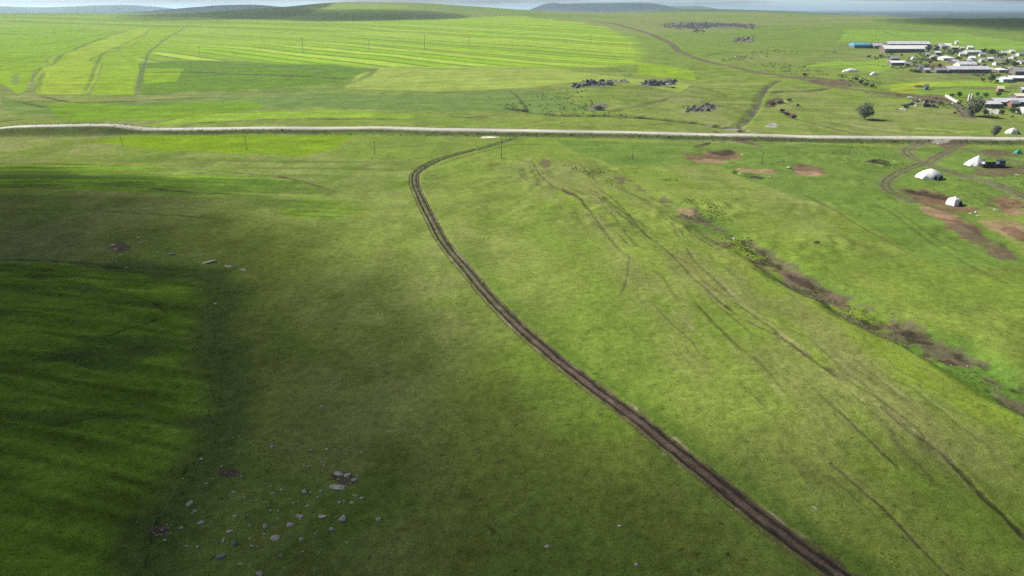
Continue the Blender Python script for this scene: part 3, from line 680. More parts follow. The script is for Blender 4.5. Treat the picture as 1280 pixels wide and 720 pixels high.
for px, py in [(142,299),(144,311),(129,311),(146,325),(158,333),(197,315),(229,317),(300,314),(274,328),(157,310),(138,281),(226,326),(244,323),(150,318),(148,305),(136,307),(183,300),(176,303),(222,326),(252,318),(292,331),(298,334),(268,328),(249,327),(75,292)]:
    stone(px, py, rng.uniform(3.0,6), 'low weathered stone among the upper left rock scatter', 'weathered stones of the upper left scatter', 'stone', rng.uniform(.3,.6), rng.uniform(.9,1.6), name='stone', sub=1)
for px, py in [(599,570),(617,577),(566,519),(490,514),(646,597),(722,635),(686,547),(11,522),(62,512),(24,462),(92,458),(360,281),(340,281),(394,283),(1191,447),(1147,433)]:
    stone(px, py, rng.uniform(2.2,3.6), 'single small stone lying apart in the open grass', 'lone stones in the open grass', 'stone', .5, 1.2, name='stone', sub=1)
for px, py, w, l in [(987,210,8,'bright white stone on brown earth beyond the gully'),(924,217,4,'white stone beside a dark hole by the dug red earth'),(963,222,3.5,'white stone on the dark bank below the dug red earth'),(928,194,5,'flat white stone at the right tip of the dug red earth'),(918,296,6,'white stone in the lush gully bottom'),(1065,382,3.5,'white stone in the gully among dark tufts'),(1214,265,5,'flat white stone, left of three near the small white tent'),(1220,264,5,'flat white stone, middle of three near the small white tent'),(1223,269,6,'flat white stone, nearest of three near the small white tent'),(1243,261,6,'flat white stone on the green strip between bare patches'),(1271,220,6,'flat white stone on the brown earth below the pen'),(1212,448,3,'pale yellow stone on the brown gully bank'),(920,71,4,'white stone below the dark scree on the far slope')]:
    stone(px, py, w, l, None, 'wall_white', .55, 1.15)

# boulder rows of the old settlement mound, each block its own
def cluster(box, n, label, group, size, mats=('dark','dark','lichen'), tilt=0, flat=(.6,1.1)):
    x0, x1, y0, y1 = box
    for k in range(n):
        u = (k+.5)/n; px = x0+(x1-x0)*u+rng.uniform(-2,2); py = y0+rng.random()*(y1-y0)+tilt*(u-.5)
        stone(px, py, rng.uniform(*size), label, group, rng.choice(mats), rng.uniform(*flat), rng.uniform(.8,1.2))
cluster((715,728,105,110), 10, 'dark block in the tight heap at the left end of the mound', 'blocks of the left heap', (5,9))
cluster((727,764,101.5,106.5), 26, 'dark rock in the row along the left crest of the mound', 'rocks of the left row', (5,10))
cluster((764,786,100,102.5), 8, 'small dark rock in the middle row on the mound', 'rocks of the middle row', (3,5.5))
cluster((803,844,101,107), 30, 'dark rock in the right row on the mound with a pale slab', 'rocks of the right row', (5,10))
stone(836,105,7,'whitish slab at the right end of the mound rocks',None,'wall_white',.5,1.1); stone(841,109,8,'dark flat block below the whitish slab',None,'dark',.45,1.3)
cluster((858,893,140,132), 36, 'dark rock in the slanting ridge above the roadside ditch', 'rocks of the slanting ridge', (4,8), tilt=-4)
cluster((738,757,137,130), 12, 'grey weathered rock on the slope of the mound', 'grey rocks on the mound slope', (3,5.5), mats=('lichen',), flat=(.3,.6))
cluster((958,972,155,158), 7, 'pale grey stone in the wet patch past the path', 'pale stones of the wet patch', (2.5,4.5), mats=('stone','lichen'), flat=(.3,.5))
cluster((960,978,132,124), 9, 'brown grey rock in the hollow right of the path', 'rocks in the hollow', (3,5), mats=('lichen',), flat=(.4,.8))
# scree: nobody could count it
bm = bmesh.new()
def scree(box, n, shape):
    for k in range(n):
        u = rng.random(); v = min(1.25, max(-.25, rng.gauss(.5, .28)))
        if rng.random() > .35+.65*float(vnoise(np.array([u*9.]), np.array([v*2.]), 77)[0]): continue
        px = box[0]+(box[1]-box[0])*u; lo, hi = shape(u); py = lo+(hi-lo)*v
        x, y, m = at(px, py); s = rng.uniform(.6,1.7)*(1.4 if rng.random() < .2 else 1)
        t = rock_bm(s*1.2, s, s*rng.uniform(.6,1.1), rng.randint(0,99999), 1)
        t.transform(Matrix.Translation((x, y, float(Hb(x, y)))) @ Matrix.Rotation(rng.uniform(0,6), 4, 'Z'))
        q = bpy.data.meshes.new('t'); t.to_mesh(q); t.free(); bm.from_mesh(q); bpy.data.meshes.remove(q)
scree((829,943), 1100, lambda u: (28.5+1.5*u, 35.5-1*u+2.0*math.sin(u*7)*(u > .15)))
scree((866,880), 60, lambda u: (35, 42))
scree((915,942), 70, lambda u: (46, 53))
tag(link('scree', tomesh('scree', bm), M['dark']), 'long dark scree of broken rock on the far slope', 'scree', kind='stuff')

# ------------------------------------------------------------------ trees and bushes
def crown_mesh(name, w, d, h, z0, n, leaf, seed, clumps=14):
    r = np.random.RandomState(seed)
    cs = []
    for i in range(clumps):
        v = r.normal(size=3); v /= np.linalg.norm(v); q = .45+.4*r.rand()
        cs.append((np.array([v[0]*q*.72, v[1]*q*.72, v[2]*q*.75]), .28+.22*r.rand()))
    cs.append((np.zeros(3), .55))
    V = []; F = []; var = []
    for i in range(n):
        c, cr = cs[r.randint(len(cs))]
        v = r.normal(size=3); v /= np.linalg.norm(v); p = c + v*cr*(r.rand()**.35)*(1.0 if r.rand() < .8 else 1.25)
        p = p*np.array([w/2, d/2, h/2]) + np.array([0, 0, z0+h/2])
        if p[2] < z0*.5: continue
        a = r.normal(size=3); a /= np.linalg.norm(a); b = np.cross(a, r.normal(size=3)); b /= np.linalg.norm(b)
        s = leaf*(.6+.8*r.rand())
        k = len(V); V += [p-a*s-b*s*.4, p+a*s*.2-b*s*.6, p+a*s+b*s*.3, p-a*s*.1+b*s*.6]; F.append((k, k+1, k+2, k+3)); var += [min(1, max(0, .5+r.normal()*.25))]*4
    me = bpy.data.meshes.new(name); me.from_pydata([tuple(v) for v in V], [], F)
    q = me.attributes.new('leafvar', 'FLOAT', 'POINT'); q.data.foreach_set('value', np.array(var, np.float32))
    me.update(); return me
def tree(px, py, wpx, hpx, leaf, label, name='tree', cat='tree', group=None, n=1600, stem=.10, depth=.9, size=None, clumps=14):
    x, y, m = at(px, py); w = wpx*m; h = hpx*m
    r = random.Random(int(px*7+py*13))
    o = empty(name, (x, y, gz(x, y)-.05), r.uniform(-.3,.3), label, cat, group)
    zb = h*stem
    bm = bmesh.new(); th = max(.05, h*.03)
    if name == 'tree':
        tube(bm, [(0,0,-.3),(.02*h,0,zb*.6),(.0,.02*h,h*.5)], [th*1.25, th, th*.55])
        for k in range(6):
            a = k*1.05+r.uniform(-.3,.3); z = zb*r.uniform(.6,1.2)
            tube(bm, [(0,0,z),(math.cos(a)*w*.17, math.sin(a)*w*.17, z+h*.16),(math.cos(a)*w*.33, math.sin(a)*w*.33, z+h*.34)], [th*.6, th*.4, th*.15], 5)
    else:
        for k in range(6):
            a = k*1.05+r.uniform(-.3,.3)
            tube(bm, [(math.cos(a)*w*.04, math.sin(a)*w*.04, -.2),(math.cos(a)*w*.16, math.sin(a)*w*.16, h*.4),(math.cos(a)*w*.26, math.sin(a)*w*.26, h*.75)], [th*.5, th*.35, th*.12], 5)
    link('trunk' if name == 'tree' else 'stem', tomesh('trunk', bm, True), M['bark'], o)
    link('crown' if name == 'tree' else 'foliage', crown_mesh('crown', w, w*depth, h*(1-stem*.7), zb*.7, n, size or max(.16, w*.035), r.randint(0,9999), clumps), M[leaf], o)
    return o
tree(1080,149.3,28,21,'leaf_willow','round grey green tree alone on the meadow above the road', n=5200, size=.30, clumps=22)
tree(1215,145,26,25,'leaf_willow','big grey green willow at the left end of the nearest farmhouses', n=5200, size=.32, clumps=22)
tree(1243,171,15,15,'leaf_willow','small loose bush like tree standing right at the road', n=1800, size=.22)
tree(1231,144,9,8,'leaf_dark','low dark bush at the foot of the big willow', name='bush', cat='bush', n=900)
tree(1160,65,9,10,'leaf_dark','dark blue green tree, left one of the pair at the end of the long sheds', n=900)
tree(1169,66.5,11,12,'leaf_dark','taller dark tree, right one of the pair at the end of the long sheds', n=1000)
tree(1238,103.5,12,12,'leaf_green','bushy olive tree left of the turquoise walled house', n=1200)
tree(1228,102,8,5,'leaf_green','low wide bush left of the bushy olive tree', name='bush', cat='bush', n=700)
tree(1199,122,8,8,'leaf_dark','dark bush on the bank behind the village road', name='bush', cat='bush', n=900)
tree(1190,121.5,9,5,'leaf_green','low green bush left of the dark bank bush', name='bush', cat='bush', n=700)
tree(1232,122.5,10,7,'leaf_green','pale green bush, left one behind the lavender roofs', name='bush', cat='bush', n=900)
tree(1247,121.5,11,7,'leaf_green','pale green bush, right one behind the lavender roofs', name='bush', cat='bush', n=900)
tree(1266,141,16,7,'leaf_green','spreading garden bush in front of the brick gable', name='bush', cat='bush', n=900)
tree(1252,142.5,8,6,'leaf_dark','dark garden bush at the right end of the white yard wall', name='bush', cat='bush', n=700)
for px, py, w, l in [(1070,101.5,8,'grey shrub, uppermost of the slanting thicket by the village road'),(1076,104.5,9,'grey shrub in the middle of the slanting thicket by the village road'),(1082,108,9,'grey shrub, lowest of the slanting thicket by the village road')]:
    tree(px, py, w, 6, 'leaf_grey', l, name='bush', cat='bush', n=800)
tree(1090,109.5,7,5,'leaf_dark','dark green shrub at the lower end of the grey thicket',name='bush',cat='bush',n=700)
tree(1086,71.5,8,3.5,'leaf_dark','dark flat bush on the field edge below the blue roof',name='bush',cat='bush',n=500)
tree(1127,70.5,5,3,'leaf_dark','tiny dark bush right of the field edge bush below the sheds',name='bush',cat='bush',n=400)
tree(1137,74,6,3,'leaf_dark','dark bush beside the little white dome tent',name='bush',cat='bush',n=400)
tree(1166,76,10,6,'leaf_green','green tree clump in the middle of the village',n=600)
tree(1162,79.5,8,5,'leaf_grey','grey bush below the central village tree clump',name='bush',cat='bush',n=500)
tree(1198,66.5,12,5,'leaf_green','leafy tree left of the pale long roof',n=700)
tree(1229,66.5,12,6,'leaf_green','leafy tree, left one of the row right of the pale long roof',n=700)
tree(1240,67.5,13,6,'leaf_dark','dark tree, middle one of the row right of the pale long roof',n=700)
tree(1251,71,10,4.5,'leaf_green','low tree, right one of the row right of the pale long roof',n=600)
tree(1197,75,14,4,'leaf_grey','grey green shrub between the cream house and the stone barn',name='bush',cat='bush',n=600)
tree(1268,83,18,7,'leaf_green','tree in front of the far right grey roof',n=700)
tree(1280,77,8,5,'leaf_green','tree at the very right edge above the grey roof',n=500)
tree(1221,83.5,9,5,'leaf_dark','dark bush at the right end of the pale stone barn',name='bush',cat='bush',n=500)
tree(1230,84,8,5,'leaf_dark','dark bush above the end of the long lavender roof',name='bush',cat='bush',n=500)
tree(1255,81,14,3,'leaf_grey','scrubby shrub below the ruined walls',name='bush',cat='bush',n=500)
tree(1131,134.5,12,5,'leaf_green','green shrub at the left end of the ruined walls',name='bush',cat='bush',n=700)
tree(1157,85.5,9,3,'leaf_dark','dark shrub left of the low dark sheds',name='bush',cat='bush',n=400)
tree(1143,90,18,3,'leaf_dark','low dark hedge like shrub under the village street',name='bush',cat='bush',n=500)
for px, py, w, h, l, lf in [(966,131,12,6,'brown scrub bush, left one in the hollow right of the path','leaf_brown'),(975,129,12,6,'brown scrub bush, middle one in the hollow right of the path','leaf_brown'),(986,126.5,10,4,'grey scrub bush, right one in the hollow right of the path','leaf_grey'),(984,144,9,5,'dark scrub bush, upper one of the pair past the hollow','leaf_grey'),(992,148,8,5,'dark green scrub bush, lower one of the pair past the hollow','leaf_dark'),(978,139,8,4,'small brown scrub bush between the hollow and the dark pair','leaf_brown'),(997,133,4,3,'small pale bush alone right of the hollow','leaf_green'),(748,137,16,5,'low grey thorn bush on the slope of the mound','leaf_grey'),(1005,95,8,4,'grey bush where the village road widens','leaf_grey')]:
    tree(px, py, w, h, lf, l, name='bush', cat='bush', n=800)

# ------------------------------------------------------------------ grass tufts and low scrub: nobody could count them
def scatter(name, label, pts, mat, blades, seed, cat):
    r = np.random.RandomState(seed); P = np.array(pts); n = len(P)
    z = height_full(P[:, 0], P[:, 1])
    c = np.repeat(np.stack([P[:, 0], P[:, 1], z], 1), blades, 0); sz = np.repeat(P[:, 2], blades)[:, None]
    o = r.normal(size=c.shape)*np.array([.42, .42, .30]); o[:, 2] = np.abs(o[:, 2])
    a = r.normal(size=c.shape); a /= np.linalg.norm(a, axis=1)[:, None]; b = np.cross(a, r.normal(size=c.shape)); b /= np.linalg.norm(b, axis=1)[:, None]
    q = c+o*sz; l = sz*.34*(.5+r.rand(len(c))[:, None])
    V = np.stack([q-a*l-b*l*.4, q+a*l*.2-b*l*.6, q+a*l+b*l*.3, q-a*l*.1+b*l*.6], 1).reshape(-1, 3)
    me = bpy.data.meshes.new(name); me.from_pydata(V.tolist(), [], np.arange(len(V)).reshape(-1, 4).tolist())
    v = me.attributes.new('leafvar', 'FLOAT', 'POINT'); v.data.foreach_set('value', np.repeat(np.clip(.5+r.normal(size=len(c))*.3, 0, 1), 4).astype(np.float32)); me.update()
    return tag(link(name, me, mat), label, cat, kind='stuff')
_r = random.Random(11)
def region(poly, n, lo, hi, f=None):
    P = np.array([at(*q)[:2] for q in poly]); out = []
    while len(out) < n:
        x = np.array([_r.uniform(P[:, 0].min(), P[:, 0].max()) for _ in range(400)]); y = np.array([_r.uniform(P[:, 1].min(), P[:, 1].max()) for _ in range(400)])
        for k in inpoly(x, y, poly):
            if f is None or f(x[k], y[k]) > _r.random(): out.append((x[k], y[k], _r.uniform(lo, hi)))
    return out[:n]
def clump(s, a, b, seed): return lambda x, y: float(sstep(a, b, fbm(np.array([x/s]), np.array([y/s]), 2, seed))[0])
pts = region([(700,205),(790,212),(880,232),(900,262),(940,300),(985,335),(950,325),(880,295),(820,262),(760,232)], 900, .14, .36, clump(12, .42, .6, 12))
pts += region([(930,310),(1000,345),(1100,390),(1200,440),(1290,495),(1290,515),(1180,455),(1080,405),(960,345)], 450, .10, .28, clump(7, .42, .62, 31))
pts += region([(1040,185),(1150,182),(1285,190),(1285,270),(1230,265),(1130,232),(1060,225),(960,205)], 1000, .14, .36, clump(14, .45, .62, 32))
scatter('grass', 'rank green tussocks along the gully and round the camp', pts, M['leaf_tuft'], 9, 5, 'grass')
pts = region([(0,205),(420,205),(640,200),(900,240),(1285,520),(1285,760),(0,760)], 2600, .07, .20, clump(9, .40, .7, 41))
scatter('grass', 'small dark tufts dotted over the pasture', pts, M['leaf_tuft'], 6, 6, 'grass')
pts = region([(255,345),(285,350),(290,480),(270,560),(215,650),(185,760),(160,760),(200,640),(250,560),(262,480)], 420, .08, .2)
scatter('grass', 'dark rank herbs along the edge of the lush field', pts, M['leaf_tuft'], 7, 7, 'grass')
pts = region([(0,160.8),(100,160.5),(160,163),(330,165.5),(600,168.5),(1000,176),(1285,179),(1285,181),(1000,178.3),(600,170.8),(330,167.5),(150,166.5),(0,166.5)], 900, .25, .6)
scatter('grass', 'dark tufts added for shade on the bank below the road', pts, M['leaf_dark'], 8, 8, 'grass')  # dark tufts added to stand in for the bank's shade
pts = region([(1095,66),(1160,66),(1170,58),(1230,60),(1290,72),(1290,100),(1235,103),(1140,92),(1090,82)], 420, .5, 1.7, clump(30, .42, .62, 51))
pts += region([(1120,118),(1200,118),(1290,118),(1290,148),(1230,148),(1180,136),(1125,140)], 170, .4, 1.2, clump(20, .42, .62, 52))
pts += region([(1040,92),(1100,98),(1110,110),(1060,108)], 60, .5, 1.1)
scatter('shrubbery', 'low grey green scrub between the village yards', pts, M['leaf_green'], 22, 9, 'scrub')
pts = region([(600,118),(700,110),(760,112),(900,118),(940,135),(900,155),(800,150),(640,140)], 260, .3, .9, clump(30, .5, .65, 53))
pts += region([(960,60),(1050,60),(1060,100),(960,92),(900,75)], 200, .4, 1.1, clump(30, .45, .65, 54))
scatter('shrubbery', 'thin thorny scrub on the mound and along the village road', pts, M['leaf_grey'], 12, 10, 'scrub')

# ------------------------------------------------------------------ houses
def gable(bm, L, W, h, over, rise, th=.16):
    """two roof slopes with thickness"""
    x0, x1 = -L/2-over, L/2+over
    for s in (-1, 1):
        e = (W/2+over); ze = h - rise*over/(W/2)
        v = []
        for xx in (x0, x1):
            v += [(xx, s*e, ze), (xx, 0, h+rise), (xx, 0, h+rise+th), (xx, s*e, ze+th)]
        q = [bm.verts.new(p) for p in v]
        for f in ((0,1,5,4),(1,2,6,5),(2,3,7,6),(3,0,4,7),(3,2,1,0),(4,5,6,7)): bm.faces.new([q[i] for i in f])
    bmesh.ops.recalc_face_normals(bm, faces=bm.faces[:])
def house(xl, xr, yb, yt, label, roof='roof_pale', wall='wall_white', W=7, rz=0, name='house', cat='house', hip=False, wins=True, chim=True, group=None, front=None, wallh=.56, dome=False):
    px = (xl+xr)/2; x, y, m = at(px, yb)
    L = (xr-xl)*m; dep = math.atan2(CAM_H-float(Hb(x, y)), math.hypot(x, y))
    Ht = max(3.2, (yb-yt)*m - W/2*math.sin(dep))
    h = max(2.1, Ht*wallh); rise = Ht-h
    az_ = math.atan2(x, y)
    o = empty(name, (x+math.sin(az_)*W/2, y+math.cos(az_)*W/2, gz(x, y)-.1), rz, label, cat, group)
    bm = bmesh.new()
    # walls with gable ends
    if dome or hip: bbox(bm, -L/2, L/2, -W/2, W/2, -.8, h)
    else:
        pr = [(-W/2,-.8),(W/2,-.8),(W/2,h),(0,h+rise),(-W/2,h)]
        a = [bm.verts.new((-L/2, p, q)) for p, q in pr]; b = [bm.verts.new((L/2, p, q)) for p, q in pr]
        bm.faces.new(a[::-1]); bm.faces.new(b)
        for i in range(5): bm.faces.new((a[i], a[(i+1) % 5], b[(i+1) % 5], b[i]))
        bmesh.ops.recalc_face_normals(bm, faces=bm.faces[:])
    link('wall', tomesh('wall', bm), M[wall], o)
    bm = bmesh.new(); over = .45
    if dome:
        n = 10; rows = []
        for k in range(n+1):
            a = math.pi*k/n; rows.append((-math.cos(a)*(W/2+.2), h*.9+math.sin(a)*rise*1.25))
        for xx0, xx1 in ((-L/2-.2, L/2+.2),):
            A = [bm.verts.new((xx0, p, q)) for p, q in rows]; B = [bm.verts.new((xx1, p, q)) for p, q in rows]
            for i in range(n): bm.faces.new((A[i], A[i+1], B[i+1], B[i]))
            bm.faces.new(A); bm.faces.new(B[::-1]); bm.faces.new((A[0], B[0], B[n], A[n]))
        bmesh.ops.recalc_face_normals(bm, faces=bm.faces[:])
    elif hip:
        e = [bm.verts.new(p) for p in ((-L/2-over,-W/2-over,h),(L/2+over,-W/2-over,h),(L/2+over,W/2+over,h),(-L/2-over,W/2+over,h))]
        k = max(0.3, L/2-W/2); r = [bm.verts.new((-k,0,h+rise)), bm.verts.new((k,0,h+rise))]
        for f in ((e[0],e[1],r[1],r[0]),(e[1],e[2],r[1]),(e[2],e[3],r[0],r[1]),(e[3],e[0],r[0]),(e[3],e[2],e[1],e[0])): bm.faces.new(f)
    else: gable(bm, L, W, h+.03, over, rise)
    rf = link('roof', tomesh('roof', bm), M[roof], o)
    if chim and not dome:
        bm = bmesh.new(); cx = L*.22; bbox(bm, cx-.3, cx+.3, -.3+W*.08, .3+W*.08, h+rise*.5, h+rise+.9)
        link('chimney', tomesh('chimney', bm), M['wall_brick'], rf)
    if wins:
        n = max(2, min(7, int(L/4))); dx = L/(n+.6); mid = n//2; wmesh = dmesh = None
        for k in range(n):
            cx = (k-(n-1)/2)*dx
            if k == mid:
                bm = bmesh.new(); bbox(bm, -.5, .5, -.05, .02, 0, 2.0); q = link('door', tomesh('door', bm), M['wood'], o); q.location = (cx, -W/2-.03, .1)
            else:
                if wmesh is None:
                    bm = bmesh.new(); bbox(bm, -.6, .6, -.04, .02, 0, 1.1); wmesh = tomesh('window', bm); wmesh.materials.append(M['glass'])
                    bm = bmesh.new()
                    for a in ((-.7,-.6,-.1,1.2),(.6,.7,-.1,1.2),(-.6,.6,-.1,0),(-.6,.6,1.1,1.2),(-.03,.03,0,1.1)): bbox(bm, a[0], a[1], -.08, .03, a[2], a[3])
                    dmesh = tomesh('frame', bm); dmesh.materials.append(M['wall_white'])
                q = link('window', wmesh, None, o); q.location = (cx, -W/2-.03, min(1.0, h-1.4))
                link('frame', dmesh, None, q)
    return o
house(1064,1084,60.2,54,'long barn with a sky blue rounded roof at the left end of the village','roof_blue','wall_stone',W=12,dome=True,name='barn',cat='barn',wins=False)
house(1088,1101,60.5,54,'small grey roofed house between the blue barn and the long sheds','roof_pale','wall_stone',W=8,rz=.25)
house(1107,1159,58.6,52,'long pale roofed shed, the farther of two side by side','roof_pale','wall_stone',W=11,name='barn',cat='barn',chim=False)
house(1102,1151,65.5,57,'long white roofed shed, the nearer of two side by side','roof_white','wall_stone',W=11,name='barn',cat='barn',chim=False)
house(1170,1179,61,54.2,'white gabled house just right of the two dark trees','roof_white','wall_white',W=7,rz=.5)
house(1178,1187,60.5,54.5,'white roofed house behind the cream roofed one','roof_pale','wall_white',W=7,rz=-.5)
house(1187,1196,62.2,58,'cream roofed cottage with a dark front at the upper village','roof_cream','wall_stone',W=6,name='cottage',cat='cottage')
house(1194,1196.5,55,53,'tiny white hut on the field edge above the upper village','roof_white','wall_white',W=3,chim=False,wins=False,name='hut',cat='hut')
house(1111,1129,81.8,76.3,'bright white roofed shed alone below the long sheds','roof_white','wall_stone',W=8,chim=False,name='shed',cat='shed')
house(1112,1122,76.4,73,'low grey shed right behind the bright white roofed shed','roof_grey','wall_stone',W=5,chim=False,wins=False,name='shed',cat='shed')
house(1205,1223,68,62.8,'pale grey long house standing among trees at the upper village','roof_pale','wall_white',W=8)
house(1175,1189,76,69.8,'white walled house with a hipped white roof in mid village','roof_white','wall_white',W=9,hip=True)
house(1187,1195,80,75,'small pale roofed cottage below the hipped white house','roof_pale','wall_stone',W=6,rz=.35,name='cottage',cat='cottage')
house(1195,1216,84,77.2,'white walled pale roofed barn behind the long lavender roof','roof_pale','wall_white',W=9,name='barn',cat='barn',chim=False)
house(1181,1232,91,83,'long lavender roofed house with a dark front along the street','roof_pale','wall_stone',W=9)
house(1167,1180.5,91.5,86.8,'low dark annex at the left end of the long lavender roof','roof_grey','wall_stone',W=6,name='shed',cat='shed',chim=False)
house(1244,1254,91,85,'small house with a bright white pyramid roof and dark front','roof_white','wall_stone',W=8,hip=True)
house(1265,1288,94,84.5,'grey roofed barn at the right edge above the turquoise house','roof_grey','wall_stone',W=10,rz=-.15,name='barn',cat='barn',chim=False)
house(1249,1260,103,97,'pale turquoise walled house with a white roof','roof_white','wall_green',W=7)
house(1258,1292,101.5,95.3,'long white roofed house behind the turquoise walled house','roof_white','wall_stone',W=8)
house(1272,1290,80.5,75,'grey roofed house at the right edge of the upper village','roof_grey','wall_white',W=8)
house(1224.5,1245,134.5,127,'low lavender roofed farmhouse right beside the big willow','roof_pale','wall_stone',W=7.5)
house(1238,1281,131.8,122.5,'long lavender roofed farmhouse with a reddish brick gable','roof_pale','wall_stone',W=9)
house(1260,1270,133.5,126.5,'red brick annex in front of the long lavender farmhouse','roof_grey','wall_brick',W=4,rz=.1,chim=False,name='shed',cat='shed')
house(1266,1290,124.6,119.6,'pale green roofed barn behind the long lavender farmhouse','roof_cream','wall_stone',W=7,chim=False,name='barn',cat='barn')
house(1274,1290,142.5,134,'white roofed house at the right edge by the garden bush','roof_white','wall_white',W=6)
house(1155.2,1159.2,111.8,107.8,'tiny blue grey hut on the meadow bank above the village road','roof_grey','bluehut',W=2.2,chim=False,wins=False,name='hut',cat='hut')

for xl, xr, yb, yt, l, rf, wl, W in [
 (1199,1205,70.5,66.6,'tiny pale hut left below the pale grey long house','roof_pale','wall_white',4),(1211,1217,75.5,72,'small white cottage beside the pale lane in mid village','roof_white','wall_white',4.5),
 (1224,1230,71,67.2,'small grey roofed cottage right of the pale grey long house','roof_grey','wall_white',4.5),(1233,1239,76.5,72.6,'little white hut left of the upper ruined wall','roof_white','wall_stone',4),
 (1262,1268,74,70,'small pale cottage right of the upper ruined wall','roof_pale','wall_white',4.5),(1256,1263,89.5,85.6,'low pale shed between the pyramid roof and the grey barn','roof_pale','wall_stone',5),
 (1233.5,1238,90.5,87,'tiny white hut at the right end of the long lavender roof','roof_white','wall_white',3),(1146,1152,87.5,84.2,'small grey shed in the scrub left of the dark annex','roof_grey','wall_stone',4),
 (1153,1160,91,87.8,'low pale shed touching the dark annex on the left','roof_pale','wall_stone',4.5),(1131,1136,83,80,'tiny grey shed right of the bright white roofed shed','roof_grey','wall_stone',3.5),
 (1163,1168,73.5,70.2,'little pale hut left of the hipped white house','roof_pale','wall_white',4),(1246,1252,114.5,110.6,'small brown roofed shed on the green below the turquoise house','roof_cream','wall_brick',4),
 (1152,1157,61,58.2,'small white shed at the right end of the near long shed','roof_white','wall_white',5),(1276,1284,116,112,'pale shed at the right edge on the green','roof_pale','wall_stone',5),
 (1206,1212,79,75.6,'small white roofed shed behind the pale barn','roof_white','wall_stone',4),(1242,1248,82,78.4,'small grey cottage below the upper ruined wall','roof_grey','wall_white',4.5),
 (1199,1204,63,59.8,'small pale shed on the slope above the pale grey long house','roof_pale','wall_stone',4),(1209,1214,62,59.2,'tiny white hut on the slope above the pale grey long house','roof_white','wall_white',3.5),
 (1250,1256,69,65.6,'small pale roofed cottage above the upper ruined wall','roof_pale','wall_stone',4.5),(1260,1266,67,63.8,'white walled cottage under the tree row at the upper right','roof_white','wall_white',4.5),
 (1271,1277,70,66.6,'grey roofed cottage at the upper right end of the village','roof_grey','wall_white',4.5),(1222,1228,78,74.6,'pale cottage beside the lane right of the white walled barn','roof_pale','wall_white',4.5),
 (1168,1174,68.8,65.6,'white cottage just under the taller dark tree','roof_white','wall_stone',4),(1155,1160,71,68,'small pale shed below the pair of dark trees','roof_pale','wall_stone',4)]:
    house(xl, xr, yb, yt, l, rf, wl, W=W, name='hut' if 'hut' in l else 'shed' if 'shed' in l else 'cottage', cat='hut' if 'hut' in l else 'shed' if 'shed' in l else 'cottage', chim=False, wins=False, rz=rng.uniform(-.4,.4))
for px, py, w, h, l, lf in [(1193,67,8,5,'dark tree just left of the pale grey long house','leaf_dark'),(1208,72,9,5,'green tree above the pale lane in mid village','leaf_green'),(1219,79,8,5,'grey green tree right of the small white cottage','leaf_willow'),(1260,80,9,5,'dark tree left of the far right tree','leaf_dark'),(1150,80,7,4,'green tree right of the tiny grey shed','leaf_green'),(1174,84,9,5,'dark tree behind the left end of the long lavender roof','leaf_dark'),(1258,93,7,5,'green tree between the pyramid roof and the turquoise house','leaf_green'),(1189,70,8,4.5,'dark tree above the hipped white house','leaf_dark'),(1246,104,7,5,'dark small tree touching the turquoise wall','leaf_dark'),(1221,121,7,6,'green small tree just behind the big willow','leaf_green'),(1274,125,9,5,'dark tree behind the pale green roof','leaf_dark')]:
    tree(px, py, w, h, lf, l, n=500)

def wall_run(pts, h, th, label, mat, name='stone_wall', cat='wall', rough=.2):
    L = Line(pts); P = L.resample(1.0); bm = bmesh.new(); r = random.Random(int(pts[0][0]))
    T = np.gradient(P, axis=0); T /= np.linalg.norm(T, axis=1)[:, None]
    o0 = P[len(P)//2]; prev = None; z0 = gz(*o0)
    for i, p in enumerate(P):
        n = np.array([T[i][1], -T[i][0]]); z = gz(*p)-z0; hh = h*(1+r.uniform(-rough, rough)*1.5); t = th/2*(1+r.uniform(-.2,.2))
        cur = [bm.verts.new((*(p-o0-n*t*1.3), z-.4)), bm.verts.new((*(p-o0-n*t), z+hh)), bm.verts.new((*(p-o0+n*t), z+hh*(1-r.uniform(0, rough)))), bm.verts.new((*(p-o0+n*t*1.3), z-.4))]
        if prev:
            for k in range(3): bm.faces.new((prev[k], prev[k+1], cur[k+1], cur[k]))
        else: bm.faces.new(cur)
        prev = cur
    bm.faces.new(prev[::-1]); bmesh.ops.recalc_face_normals(bm, faces=bm.faces[:])
    o = link(name, tomesh(name, bm), M[mat]); o.location = (o0[0], o0[1], z0)
    return tag(o, label, cat)
wall_run([(1232,141),(1240,142),(1248,143)],2.2,.4,'whitewashed yard wall in front of the low lavender farmhouse','wall_white',rough=.12)
wall_run([(1132,131),(1142,130.5),(1150,131)],1.2,1.0,'broken pale rubble wall, left one of the ruins under the village road','lichen',rough=.5)
wall_run([(1154,133.5),(1163,134),(1172,135)],1.5,1.4,'dark turf topped ruin wall, lowest one of the ruins','mudpen',rough=.4)
wall_run([(1156,127.5),(1166,128),(1176,129.5)],1.3,1.4,'dark ruin wall, upper one beside the village road','mudpen',rough=.4)
wall_run([(1182,121),(1189,124.5),(1197,128.5)],1.0,.7,'pale slanting stone wall between the village road and the bank','wall_white',rough=.3)
wall_run([(1120,137),(1127,137.5),(1132,138)],.8,.9,'pale low rubble wall at the lower left corner of the ruins','stone',rough=.5)
wall_run([(1141,126),(1148,128)],1.1,1.2,'short dark ruin wall below the white sheet','mudpen',rough=.4)
